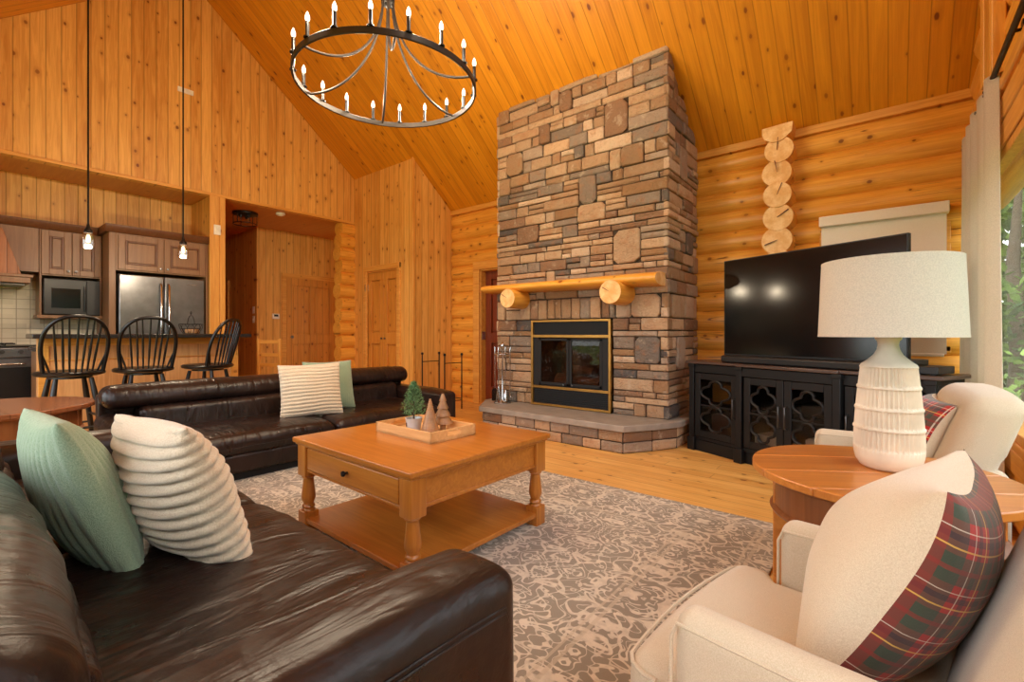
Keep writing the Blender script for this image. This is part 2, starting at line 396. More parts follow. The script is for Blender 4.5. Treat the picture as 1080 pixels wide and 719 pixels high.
def tile_mat():
    m = NT('tumbled_tile'); o = m.xyz()
    def fr(v): 
        q = m.math('FRACT', m.math('DIVIDE', v, 0.11)); return m.math('MINIMUM', q, m.math('SUBTRACT', 1.0, q))
    e = m.math('MINIMUM', fr(o[1]), fr(o[2]))
    g = m.mapr(e, 0.015, 0.045, 1.0, 0.0)
    cell = m.math('ADD', m.math('FLOOR', m.math('DIVIDE', o[1], 0.105)), m.math('MULTIPLY', m.math('FLOOR', m.math('DIVIDE', o[2], 0.105)), 17.3))
    c = m.mix(m.white(cell), srgb(196, 184, 158), srgb(226, 214, 188))
    c = m.mix(m.math('MULTIPLY', m.noise(m.obj(), 25.0, 3.0), 0.3), c, srgb(180, 164, 134))
    c = m.mix(m.math('MULTIPLY', m.math('GREATER_THAN', m.white(m.math('ADD', cell, 3.3)), 0.965), 0.5), c, srgb(150, 110, 66))
    c = m.mix(m.math('MULTIPLY', g, 0.7), c, srgb(130, 114, 92))
    return m.fin(c, 0.5, m.bump(m.math('SUBTRACT', 1.0, g), 0.4, 0.003))
M['tile'] = tile_mat()
for k in [k for k, v in M.items() if v is None]: del M[k]

# ------------------------------------------------------------------ mesh helpers
class MB:
    def __init__(s): s.v = []; s.f = []; s.mi = []; s.cur = 0; s.colr = None; s.cols = []
    def add(s, vs, fs):
        b = len(s.v); s.v += [tuple(v) for v in vs]
        for f in fs:
            s.f.append(tuple(b + i for i in f)); s.mi.append(s.cur); s.cols.append(s.colr)
        return s
    def box(s, x0, x1, y0, y1, z0, z1):
        vs = [(x, y, z) for x in (x0, x1) for y in (y0, y1) for z in (z0, z1)]
        return s.add(vs, [(0, 1, 3, 2), (4, 6, 7, 5), (0, 4, 5, 1), (2, 3, 7, 6), (0, 2, 6, 4), (1, 5, 7, 3)])
    def frame(s, axis, d0, d1, u0, u1, z0, z1, w):
        """rectangular frame without overlapping pieces; axis 0: lies in a plane of constant x, 1: constant y"""
        for (a, b, c, e) in ((u0, u0 + w, z0, z1), (u1 - w, u1, z0, z1), (u0 + w, u1 - w, z0, z0 + w), (u0 + w, u1 - w, z1 - w, z1)):
            if axis == 0: s.box(d0, d1, a, b, c, e)
            else: s.box(a, b, d0, d1, c, e)
        return s
    def prism(s, pts, axis, a, b):
        """pts: polygon in the two axes other than `axis` (in x,y,z order), extruded a..b."""
        n = len(pts); vs = []
        for t in (a, b):
            for p in pts:
                v = list(p); v.insert(axis, t); vs.append(tuple(v))
        fs = [tuple(range(n - 1, -1, -1)), tuple(range(n, 2 * n))] + [(i, (i + 1) % n, n + (i + 1) % n, n + i) for i in range(n)]
        return s.add(vs, fs)
    def tube(s, path, r, seg=10, closed=False, caps=True, flat=None):
        path = [Vector(p) for p in path]; n = len(path); rs = r if isinstance(r, (list, tuple)) else [r] * n
        rings = []; up = None
        for i, p in enumerate(path):
            if closed: d = path[(i + 1) % n] - path[i - 1]
            else: d = path[min(i + 1, n - 1)] - path[max(i - 1, 0)]
            d.normalize()
            if up is None:
                up = Vector((0, 0, 1)) if abs(d.z) < 0.9 else Vector((1, 0, 0))
            a = d.cross(up)
            if a.length < 1e-5: a = d.cross(Vector((0, 1, 0)))
            a.normalize(); b = a.cross(d).normalized(); up = b
            k = flat if flat else 1.0
            rings.append([p + a * math.cos(2 * PI * j / seg) * rs[i] + b * math.sin(2 * PI * j / seg) * rs[i] * k for j in range(seg)])
        vs = [v for ring in rings for v in ring]; fs = []
        for i in range(n if closed else n - 1):
            i2 = (i + 1) % n
            for j in range(seg):
                j2 = (j + 1) % seg
                fs.append((i * seg + j, i * seg + j2, i2 * seg + j2, i2 * seg + j))
        if caps and not closed:
            fs.append(tuple(range(seg - 1, -1, -1))); fs.append(tuple((n - 1) * seg + j for j in range(seg)))
        return s.add(vs, fs)
    def lathe(s, prof, seg=32, c=(0, 0, 0), fn=None):
        """prof: (r, z) list bottom to top; fn(angle, i, r) may return a changed radius."""
        vs = []; fs = []; n = len(prof)
        for i, (r, z) in enumerate(prof):
            for j in range(seg):
                a = 2 * PI * j / seg; rr = fn(a, i, r) if fn else r
                vs.append((c[0] + rr * math.cos(a), c[1] + rr * math.sin(a), c[2] + z))
        for i in range(n - 1):
            for j in range(seg):
                j2 = (j + 1) % seg
                fs.append((i * seg + j, i * seg + j2, (i + 1) * seg + j2, (i + 1) * seg + j))
        if prof[0][0] > 1e-5: fs.append(tuple(range(seg - 1, -1, -1)))
        if prof[-1][0] > 1e-5: fs.append(tuple((n - 1) * seg + j for j in range(seg)))
        return s.add(vs, fs)
    def rbox(s, x0, x1, y0, y1, z0, z1, r, n=4, m=6, fn=None):
        """rounded box; fn(x,y,z,nx,ny,nz)->(x,y,z) reshapes it (cushion puff, lean ...)."""
        h = [(x1 - x0) / 2, (y1 - y0) / 2, (z1 - z0) / 2]; c = [(x0 + x1) / 2, (y0 + y1) / 2, (z0 + z1) / 2]
        r = min(r, *(q * 0.999 for q in h))
        mm = m if isinstance(m, (list, tuple)) else (m, m, m)
        ax = []
        for k in range(3):
            q = h[k] - r; L = [-h[k] + r * (1 - math.cos(PI / 2 * i / n)) * 1.0 for i in range(n)]
            L = [-(q + r * math.tan(PI / 4 * (n - i) / n)) for i in range(n)]
            L += [-q + 2 * q * i / mm[k] for i in range(mm[k] + 1)]
            L += [q + r * math.tan(PI / 4 * (i + 1) / n) for i in range(n)]
            ax.append(L)
        idx = {}; vs = []; fs = []
        def vert(p):
            key = tuple(round(a, 6) for a in p)
            if key in idx: return idx[key]
            inn = [max(-(h[k] - r), min(h[k] - r, p[k])) for k in range(3)]
            d = Vector([p[k] - inn[k] for k in range(3)])
            nn = d.normalized() if d.length > 1e-9 else Vector((0, 0, 1))
            q = Vector(inn) + nn * r + Vector(c)
            if fn: q = Vector(fn(q.x, q.y, q.z, nn))
            idx[key] = len(vs); vs.append(q); return idx[key]
        for k in range(3):
            a, b = (k + 1) % 3, (k + 2) % 3
            for sgn in (-1, 1):
                for i in range(len(ax[a]) - 1):
                    for j in range(len(ax[b]) - 1):
                        q = []
                        for (u, v) in ((i, j), (i + 1, j), (i + 1, j + 1), (i, j + 1)):
                            p = [0, 0, 0]; p[k] = sgn * h[k]; p[a] = ax[a][u]; p[b] = ax[b][v]; q.append(vert(p))
                        if sgn < 0: q.reverse()
                        if len(set(q)) >= 3: fs.append(tuple(dict.fromkeys(q)))
        return s.add(vs, fs)
    def xf(s, mat, start=0):
        for i in range(start, len(s.v)): s.v[i] = tuple(mat @ Vector(s.v[i]))
        return s
    def build(s, name, mats, parent=None, loc=None, smooth=False, bevel=0.0, bseg=2, label=None, subsurf=0, attr=None):
        me = bpy.data.meshes.new(name)
        me.from_pydata(s.v, [], s.f); 
        if not isinstance(mats, (list, tuple)): mats = [mats]
        for m in mats: me.materials.append(M[m] if isinstance(m, str) else m)
        if len(mats) > 1:
            for p, i in zip(me.polygons, s.mi): p.material_index = i
        if attr:
            ca = me.attributes.new(attr, 'FLOAT_COLOR', 'FACE')
            for i, c in enumerate(s.cols): ca.data[i].color = (*(c or (0.4, 0.3, 0.2)), 1)
        bm = bmesh.new(); bm.from_mesh(me); bmesh.ops.recalc_face_normals(bm, faces=bm.faces); bm.to_mesh(me); bm.free()
        if smooth: me.shade_smooth()
        o = bpy.data.objects.new(name, me); col.objects.link(o)
        if parent: o.parent = parent
        if loc: o.location = loc
        if bevel:
            b = o.modifiers.new('bevel', 'BEVEL'); b.width = bevel; b.segments = bseg; b.limit_method = 'ANGLE'; b.angle_limit = R(40)
            if smooth or bseg > 1:
                me.shade_smooth()
                try: me.set_sharp_from_angle(angle=R(40))
                except Exception: pass
        elif smooth:
            try: me.set_sharp_from_angle(angle=R(50))
            except Exception: pass
        if label: o['label'] = label
        return o
def MBx(): return MB()
def thing(name, label, cat, loc=(0, 0, 0), rz=0.0, group=None):
    o = bpy.data.objects.new(name, None); o.empty_display_size = 0.1; col.objects.link(o)
    o.location = loc; o.rotation_euler = (0, 0, rz); o['label'] = label; o['category'] = cat
    if group: o['group'] = group
    return o
def tag(o, label, cat, group=None):
    o['label'] = label; o['category'] = cat
    if group: o['group'] = group
    return o
def struct(o): o['kind'] = 'structure'; return o
def copy_tree(o, parent=None):
    c = o.copy(); col.objects.link(c)
    if parent: c.parent = parent
    for ch in list(o.children): copy_tree(ch, c)
    return c
def arc(f, a0, a1, n): return [f(a0 + (a1 - a0) * i / n) for i in range(n + 1)]
def zr(y): return 7.163 - 0.83 * y if y > 2.0 else 2.93 + 0.83 * (y + 1.1)
# ------------------------------------------------------------------ room shell
XW, XE, YN, YS = -6.85, 0.50, 5.08, -1.10     # inner faces: kitchen gable, window gable, log wall, lake side
LR, LP = 0.125, 0.2032                          # log radius and course height
ZH = 2.84                                       # header over kitchen and hall

struct(MB().box(-12.2, 1.0, -1.4, 5.5, -0.2, 0.0).build('floor', 'floor'))
struct(MB().prism([(2.0, 5.503), (5.45, zr(5.45)), (5.45, zr(5.45) + 0.16), (2.0, 5.67)], 0, -6.98, 1.0).build('ceiling', 'ceiling'))
struct(MB().prism([(2.0, 5.503), (2.0, 5.67), (-1.45, zr(-1.1) - 0.29 + 0.16), (-1.45, 2.64)], 0, -6.98, 1.0).build('ceiling_lake_side', 'ceiling'))
struct(MB().box(-12.2, -6.97, -1.2, 5.3, ZH, ZH + 0.12).build('ceiling_hall', 'soffit'))

# west gable: loft boarding with its bottom edge board, then partition post and side pieces
struct(MB().prism([(-1.2, ZH), (5.2, ZH), (5.2, zr(5.2)), (2.0, 5.52), (-1.2, zr(-1.1) - 0.06)], 0, XW - 0.12, XW).build('wall_west', 'pine_wall'))
struct(MB().box(XW, XW + 0.012, -1.1, 4.32, ZH - 0.004, ZH + 0.035).build('trim_1', 'trim_y', bevel=0.004))
struct(MB().box(-12.2, XW, 2.235, 2.385, 0, ZH).build('wall_partition', 'pine_wall_x'))
struct(MB().box(XW - 0.01, XW + 0.014, 2.215, 2.33, 0, ZH).build('trim_2', 'trim', bevel=0.004))
struct(MB().box(XW - 0.02, XW + 0.010, 2.335, 2.40, 0, ZH).build('trim_3', 'trim', bevel=0.004))
struct(MB().box(-7.72, -7.60, -1.2, 2.235, 0, ZH).build('wall_kitchen', 'pine_wall'))
struct(MB().box(-8.42, -8.30, 3.39, 5.3, 0, ZH).build('wall_hall', 'pine_wall'))
struct(MB().box(-12.2, -8.42, 3.39, 3.51, 0, ZH).build('wall_corridor', 'pine_wall_x'))
struct(MB().box(-12.2, -12.1, 2.3, 3.5, 0, ZH).build('wall_corridor_end', 'pine_wall'))
struct(MB().box(-8.42, XW, 5.10, 5.2, 0, ZH).build('wall_hall_end', 'pine_wall_x'))
struct(MB().box(-7.62, XW, -1.22, -1.10, 0, ZH).build('wall_kitchen_side', 'pine_wall_x'))

# closet box: front with double door, return wall
struct(MB().prism([(XW, 0), (-6.49, 0), (-6.49, 2.03), (-5.67, 2.03), (-5.67, 0), (-5.34, 0), (-5.34, 3.66), (XW, 3.66)], 1, 4.32, 4.42).build('wall_closet', 'pine_wall_x'))
struct(MB().prism([(4.33, 0), (5.10, 0), (5.10, zr(5.10) + 0.05), (4.33, zr(4.33) + 0.05)], 0, -5.44, -5.338).build('wall_return', 'pine_wall'))
struct(MB().box(-5.36, -5.325, 4.305, 4.34, 0, zr(4.3)).build('trim_5', 'trim', bevel=0.004))
struct(MB().box(XW, -5.36, 4.5, 4.56, 0, 2.6).build('wall_closet_back', 'pine_wall_x'))

def log_run(mb, axis, other, z, a, b, r):
    n = max(2, int((b - a) / 0.28)); path = []; rad = []
    for i in range(n + 1):
        t = a + (b - a) * i / n
        j = mnoise.noise(Vector((t * 0.7, z * 9.1, other))) * 0.008
        p = (t, other + j * 0.6, z + j * 0.5) if axis == 0 else (other + j * 0.6, t, z + j * 0.5)
        path.append(p); rad.append(r * (1 + mnoise.noise(Vector((t * 1.1, z * 5.3, 3.0))) * 0.035))
    mb.tube(path, rad, 22)
def cut(iv, holes):
    out_ = [iv]
    for (h0, h1) in holes:
        nx = []
        for (a, b) in out_:
            if h1 <= a or h0 >= b: nx.append((a, b)); continue
            if h0 > a: nx.append((a, h0))
            if h1 < b: nx.append((h1, b))
        out_ = nx
    return [(a, b) for a, b in out_ if b - a > 0.03]

D3 = (-4.74, -3.70, 0.0, 1.99)       # doorway beside the chimney
WN = (-0.43, 0.33, 0.95, 2.02)       # north window behind the roller shade
ml = MB(); zc = 2.80
while zc > 0.0:
    holes = []
    for (a, b, z0, z1) in (D3, WN):
        if z0 - 0.03 < zc < z1 + 0.03: holes.append((a, b))
    for (a, b) in cut((-5.42, 0.64), holes): log_run(ml, 0, YN + LR, zc, a, b, LR + 0.004)
    zc -= LP
ml.box(-5.42, -4.78, YN + 0.05, YN + 0.24, 0, 0.1); ml.box(-3.66, 0.6, YN + 0.05, YN + 0.24, 0, 0.1)
struct(ml.build('wall_north', 'log', smooth=True))
struct(MB().box(-5.34, 0.6, YN - 0.02, YN + 0.2, 2.885, 2.96).build('trim_6', 'trim_x', bevel=0.006))

# crossing stub wall: log ends standing out of the north wall
stub = MB(); ends = MB()
for i in range(9):
    z = 2.748 - 0.209 * i; x0 = -0.80 + (0.012, -0.008, 0.0, 0.004, -0.005, 0.008, 0, 0.006, 0)[i]
    r = (0.122, 0.124, 0.119, 0.126, 0.128, 0.122, 0.12, 0.124, 0.12)[i]
    y0 = 4.90 + (0.0, 0.012, -0.01, 0.0, 0.006, 0, 0.01, 0, 0)[i]
    log_run(stub, 1, x0, z, y0, 5.2, r)
    ends.tube([(x0, y0 - 0.001, z), (x0, y0 - 0.004, z)], [r * 0.985, r * 0.975], 24)
pts = [(-0.925, 2.905), (-0.905, 2.86), (-0.85, 2.825), (-0.80, 2.818), (-0.75, 2.83), (-0.68, 2.89), (-0.672, 2.975), (-0.925, 2.965)]
stub.prism(pts, 1, 4.885, 5.2); ends.prism([(x * 0.99 - 0.008, z) for x, z in pts], 1, 4.881, 4.886)
so = struct(stub.build('wall_stub', 'log_y', smooth=True))
eo = ends.build('sawn_ends', 'cut_end', so)
ck = MB()
for i in range(5):
    z = 2.748 - 0.209 * i; x = -0.80
    a = (1.5, 1.75, 1.2, 0.6, 3.5)[i]
    ck.prism([(x, z), (x + 0.11 * math.cos(a - 0.03), z + 0.11 * math.sin(a - 0.03)), (x + 0.11 * math.cos(a + 0.03), z + 0.11 * math.sin(a + 0.03))], 1, 4.878, 4.8995)
ck.build('drying_cracks', 'door_red', so)

# hall corner: short stack of log ends between hall opening and closet
hs = MB(); z = 0.10; i = 0
while z < ZH:
    log_run(hs, 1, XW - 0.085, z, 4.075 + 0.02 * math.sin(i * 2.1), 4.33, 0.118); z += LP; i += 1
struct(hs.build('wall_hall_corner', 'log_y', smooth=True))

# east gable of logs with a wide low window and a gable window above
WE = (-0.85, 4.58, 0.50, 2.08); GE = (0.5, 3.45, 2.80)
me_ = MB(); zc = 0.10
while zc < 5.45:
    y1 = min(5.3, (7.163 - zc) / 0.83); y0 = max(-1.2, (zc - 2.93) / 0.83 - 1.1)
    holes = []
    if WE[2] - 0.02 < zc < WE[3] + 0.02: holes.append((WE[0], 5.4))
    if zc > GE[2]:
        g1 = min(GE[1], (6.80 - zc) / 0.83); g0 = GE[0]
        if g1 - g0 > 0.1: holes.append((g0, g1))
    for (a, b) in cut((y0, y1), holes): log_run(me_, 1, XE + LR, zc, a, b, LR + 0.004)
    zc += LP
struct(me_.build('wall_east', 'log_y', smooth=True))
# lake side wall (behind the camera): framed opening with a glazed wall
sw = MB()
sw.box(-7.0, -6.1, -1.22, -1.10, 0, 2.7); sw.box(-0.25, 0.8, -1.22, -1.10, 0, 2.7)
sw.box(-6.1, -0.25, -1.22, -1.10, 2.42, 2.70); sw.box(-6.1, -0.25, -1.22, -1.10, 0, 0.24)
struct(sw.build('wall_south', 'pine_wall_x'))
def window(name, a, b, z0, z1, pos, axis, depth, fm, bars=(), sill=True, casing=0.10, inward=-1):
    """axis 1: window in an east-west facing wall at x=pos spanning y a..b ; axis 0: at y=pos spanning x."""
    def bx(mb, u0, u1, w0, w1, q0, q1):
        q0, q1 = min(q0, q1), max(q0, q1)
        if axis == 1: mb.box(q0, q1, u0, u1, w0, w1)
        else: mb.box(u0, u1, q0, q1, w0, w1)
    f = MB(); i = inward
    bx(f, a, b, z0, z0 + 0.05, pos, pos - i * 0.07); bx(f, a, b, z1 - 0.05, z1, pos, pos - i * 0.07)
    bx(f, a, a + 0.05, z0, z1, pos, pos - i * 0.07); bx(f, b - 0.05, b, z0, z1, pos, pos - i * 0.07)
    for u in bars: bx(f, u - 0.035, u + 0.035, z0, z1, pos, pos - i * 0.07)
    w_ = struct(f.build(name, fm, bevel=0.005))
    g = MB(); bx(g, a + 0.02, b - 0.02, z0 + 0.02, z1 - 0.02, pos - i * 0.03, pos - i * 0.036); g.build('window_glass', 'glass', w_)
    return w_
w1 = window('window_1', WE[0], WE[1], WE[2], WE[3], 0.50, 1, 0.1, 'trim', bars=(1.2,))
c = MB(); c.box(0.488, 0.74, WE[0], WE[1], WE[2] - 0.045, WE[2]); c.build('window_sill', 'trim_y', w1, bevel=0.008)
c = MB(); c.box(0.488, 0.50, WE[0] - 0.1, WE[1] + 0.1, WE[2] - 0.16, WE[2] - 0.045); c.box(0.488, 0.50, WE[0] - 0.1, WE[1] + 0.1, WE[3], WE[3] + 0.13)
c.box(0.50, 0.74, WE[0], WE[1], WE[3] - 0.0, WE[3] + 0.03)
c.box(0.488, 0.50, WE[1], WE[1] + 0.11, WE[2], WE[3])
c.build('window_casing', 'trim_y', w1, bevel=0.006)
w2 = window('window_2', WN[0], WN[1], WN[2], WN[3], 5.22, 0, 0.1, 'white_frame')
c = MB(); c.box(WN[0] - 0.06, WN[0], YN + 0.0, 5.3, WN[2] - 0.05, WN[3] + 0.05); c.box(WN[1], WN[1] + 0.06, YN + 0.0, 5.3, WN[2] - 0.05, WN[3] + 0.05)
c.box(WN[0] - 0.06, WN[1] + 0.06, YN + 0.0, 5.3, WN[3], WN[3] + 0.06); c.box(WN[0] - 0.06, WN[1] + 0.06, YN, 5.3, WN[2] - 0.06, WN[2])
c.build('window_casing', 'trim_x', w2, bevel=0.006)
w3 = window('window_3', -6.1, -0.25, 0.24, 2.42, -1.15, 0, 0.1, 'white_frame', bars=(-4.6, -3.15, -1.7), inward=1)
# gable window with sloped head
f = MB()
def gz(y): return min(zr(y) - 0.36, 5.0)
f.box(0.54, 0.64, GE[0], GE[1], 2.76, 2.83); f.box(0.54, 0.64, GE[0], GE[0] + 0.06, 2.8, gz(GE[0])); f.box(0.54, 0.64, GE[1] - 0.06, GE[1], 2.8, gz(GE[1]))
f.prism([(GE[0], gz(GE[0]) - 0.07), (2.0, gz(2.0) - 0.07), (GE[1], gz(GE[1]) - 0.07), (GE[1], gz(GE[1]) + 0.05), (2.0, gz(2.0) + 0.05), (GE[0], gz(GE[0]) + 0.05)], 0, 0.54, 0.64)
f.box(0.54, 0.64, 1.95, 2.05, 2.8, gz(2.0))
w4 = struct(f.build('window_4', 'trim', bevel=0.004))
MB().prism([(GE[0], 2.8), (GE[1], 2.8), (GE[1], gz(GE[1])), (2.0, gz(2.0)), (GE[0], gz(GE[0]))], 0, 0.595, 0.60).build('window_glass', 'glass', w4)
# upright trim boards beside the gable window
g = MB(); g.box(0.45, 0.51, 3.72, 3.80, 2.50, zr(3.8)); g.box(0.43, 0.51, 3.84, 3.93, 2.50, zr(3.93)); g.box(0.45, 0.51, 3.99, 4.13, 2.50, zr(4.13))
struct(g.build('trim_7', 'trim', bevel=0.006))
# diagonal header boards over the window
g = MB(); g.box(0.487, 0.52, -0.9, 4.6, 2.225, 2.36); g.box(0.475, 0.52, -0.9, 4.6, 2.38, 2.45)
struct(g.build('trim_8', 'trim_y', bevel=0.012))

# ------------------------------------------------------------------ doors
def panel_door(mb, u0, u1, z0, z1, put, panels):
    """frame and raised panels; put(u0,u1,d0,d1,z0,z1) adds a box, d = distance in front of the leaf's back"""
    put(mb, u0, u1, 0.0, 0.012, z0, z1)
    us = sorted({u0, u1} | {p[0] for p in panels} | {p[1] for p in panels})
    for (a, b, c0, c1) in panels:
        put(mb, a + 0.03, b - 0.03, 0.010, 0.026, c0 + 0.03, c1 - 0.03)
    st = 0.0
    # stiles and rails around panels
    zs = sorted({z0, z1} | {p[2] for p in panels} | {p[3] for p in panels})
    for i in range(len(us) - 1):
        for j in range(len(zs) - 1):
            um, zm = (us[i] + us[i + 1]) / 2, (zs[j] + zs[j + 1]) / 2
            if not any(a < um < b and c0 < zm < c1 for (a, b, c0, c1) in panels):
                put(mb, us[i], us[i + 1], 0.010, 0.038, zs[j], zs[j + 1])
# closet double door (door_2)
def putx(y): return lambda mb, u0, u1, d0, d1, z0, z1: mb.box(u0, u1, y - d1 * 1.4, y - d0, z0, z1)
def puty(x): return lambda mb, u0, u1, d0, d1, z0, z1: mb.box(x + d0, x + d1, u0, u1, z0, z1)
d2 = MB()
d2.box(-6.54, -6.47, 4.29, 4.325, 0, 2.10); d2.box(-5.69, -5.62, 4.29, 4.325, 0, 2.10); d2.box(-6.54, -5.62, 4.285, 4.325, 2.02, 2.10)
d2.box(-6.49, -5.67, 4.32, 4.42, 2.0, 2.03)
d2o = struct(d2.build('door_2', 'trim_x', bevel=0.005))
for k, (a, b) in enumerate(((-6.485, -6.082), (-6.078, -5.675))):
    mb = MB(); panel_door(mb, a, b, 0.01, 2.0, putx(4.395), [(a + 0.09, b - 0.09, 0.2, 0.88), (a + 0.09, b - 0.09, 1.05, 1.88)])
    lf = mb.build('door_leaf', 'door', d2o, bevel=0.003)
    MB().tube([((b - 0.04) if k == 0 else (a + 0.04), 4.357, 0.965), ((b - 0.04) if k == 0 else (a + 0.04), 4.325, 0.965)], 0.014, 12).build('door_knob', 'steel', lf, smooth=True)
MB().box(-6.492, -6.478, 4.28, 4.36, 1.72, 1.82).build('hinge', 'chrome', d2o, label='small steel hinge')
# hall door (door_1) on wall x=-8.3
d1 = MB(); X0 = -8.30
d1.box(X0, X0 + 0.02, 3.80, 3.88, 0, 2.10); d1.box(X0, X0 + 0.02, 4.80, 4.88, 0, 2.10); d1.box(X0, X0 + 0.025, 3.80, 4.88, 2.03, 2.11)
d1o = struct(d1.build('door_1', 'trim_y', bevel=0.004))
mb = MB(); panel_door(mb, 3.88, 4.80, 0.01, 2.03, puty(X0 - 0.01), [(3.98, 4.30, 0.22, 0.85), (4.38, 4.70, 0.22, 0.85), (3.98, 4.30, 1.02, 1.90), (4.38, 4.70, 1.02, 1.90)])
lf = mb.build('door_leaf', 'door_y', d1o, bevel=0.003)
k_ = MB(); k_.tube([(X0 + 0.02, 3.96, 0.98), (X0 + 0.075, 3.96, 0.98)], [0.012, 0.028], 12); k_.build('door_knob', 'steel', lf, smooth=True)
# dark doorway beside the chimney (door_3)
d3 = MB()
d3.box(D3[0] - 0.10, D3[0] + 0.02, YN - 0.035, YN + 0.02, 0, 2.10); d3.box(D3[1] - 0.02, D3[1] + 0.07, YN - 0.035, YN + 0.02, 0, 2.10)
d3.box(D3[0] - 0.10, D3[1] + 0.07, YN - 0.04, YN + 0.02, 1.99, 2.11)
d3.box(D3[0], D3[0] + 0.03, YN, YN + 0.30, 0, 2.0); d3.box(D3[1] - 0.03, D3[1], YN, YN + 0.30, 0, 2.0); d3.box(D3[0], D3[1], YN, YN + 0.30, 1.97, 2.0)
d3o = struct(d3.build('door_3', 'trim_x', bevel=0.005))
mb = MB(); panel_door(mb, D3[0] + 0.03, D3[1] - 0.03, 0.01, 1.97, putx(5.24), [(-4.60, -4.28, 0.25, 0.9), (-4.16, -3.84, 0.25, 0.9), (-4.60, -4.28, 1.05, 1.85), (-4.16, -3.84, 1.05, 1.85)])
lf = mb.build('door_leaf', 'door_red', d3o, bevel=0.003)
MB().box(D3[0] + 0.028, D3[0] + 0.04, 5.10, 5.17, 0.95, 1.07).build('strike_plate', 'chrome', d3o)
# corridor: a small multi-light window at its far side (door_4 casing)
g = MB()
for u in (-9.75, -9.50): g.box(u - 0.03, u + 0.03, 3.36, 3.39, 1.0, 2.02)
for z in (1.0, 1.25, 1.5, 1.75, 1.98): g.box(-9.75, -9.5, 3.365, 3.39, z, z + 0.035)
struct(g.build('trim_9', 'trim_x'))

# ------------------------------------------------------------------ outside: meadow and woods
tag(MB().box(1.0, 60, -40, 60, -1.2, -1.0).build('lawn', 'grass'), 'green lawn outside the big side window', 'lawn')
tag(MB().box(-40, 0.9, -60, -2.2, -1.4, -1.05).build('lakeside_lawn', 'grass'), 'lawn behind the camera outside the rear windows', 'lawn')
rnd = random.Random(5)
def crown_mesh(seed, n=2600, rx=1.9, rz=2.6, leafs=0.10):
    rr = random.Random(seed); mb = MB()
    cl = [(rr.uniform(-1, 1) * rx * 0.75, rr.uniform(-1, 1) * rx * 0.75, rr.uniform(-1, 1) * rz * 0.85, rr.uniform(0.5, 0.95)) for _ in range(34)]
    for i in range(n):
        cx, cy, cz, cr_ = cl[rr.randrange(len(cl))]
        d = Vector((rr.gauss(0, 1), rr.gauss(0, 1), rr.gauss(0, 1))).normalized() * cr_ * rr.uniform(0.5, 1.25)
        p = Vector((cx, cy, cz)) + d
        a = Vector((rr.gauss(0, 1), rr.gauss(0, 1), rr.gauss(0, 1))).normalized(); b = a.cross(Vector((rr.gauss(0, 1), rr.gauss(0, 1), 1))).normalized()
        s_ = leafs * rr.uniform(0.6, 1.4)
        mb.add([p + a * s_, p + b * s_ * 0.5, p - a * s_, p - b * s_ * 0.5], [(0, 1, 2, 3)])
    return mb
trees = []
def tree_proto(seed, label):
    t = thing('broadleaf_tree', label, 'tree', (0, 0, -1.0), 0, 'trees outside the side window')
    crown_mesh(seed, 7500, 2.3, 4.0, 0.13).build('foliage', 'leaf', t, loc=(0, 0, 4.0))
    tr = MB(); tr.tube([(0, 0, 0), (0.05, 0.02, 1.6), (-0.03, 0.05, 3.2), (0.05, 0, 4.8)], [0.16, 0.13, 0.10, 0.04], 10); tr.build('trunk', 'bark', t, smooth=True)
    return t
TL = 'leafy green tree in the woods outside the big side window'
protos = [tree_proto(11, TL), tree_proto(23, TL)]
spots = [(1.9, 13.0), (7.6, 12.4), (4.4, 18.0), (10.8, 17.6), (13.2, 10.8), (12.6, 5.2), (13.8, -0.6), (-3.0, 16.6), (18.4, 6.4), (1.0, 22.5), (7.6, 23.5), (16.8, 16.0), (19.2, 0.6), (23.4, 10.8), (14.0, 23.0), (24.6, 3.6), (13.5, -7.5), (20.0, -6.0)]
for i, (x, y) in enumerate(spots):
    t = protos[i] if i < 2 else copy_tree(protos[i % 2])
    t.location = (x, y, -1.0); t.rotation_euler = (0, 0, i * 1.3); k = rnd.uniform(0.98, 1.08); t.scale = (k, k, k)
bush = thing('shrub', 'low leafy shrub at the lawn edge outside the side window', 'shrub', (2.6, 9.6, -1.0), 0, 'shrubs along the lawn edge')
crown_mesh(31, 1500, 1.0, 0.7, 0.07).build('foliage', 'leaf', bush, loc=(0, 0, 0.8))
st_ = MB(); st_.tube([(0, 0, 0), (0.02, 0, 0.9)], [0.05, 0.03], 8); st_.build('stem', 'bark', bush)
for i, (x, y) in enumerate([(5.3, 8.6), (8.0, 7.4), (0.2, 9.8), (9.8, 3.6)]):
    t = copy_tree(bush); t.location = (x, y, -1.0); t.rotation_euler = (0, 0, i * 2.0)

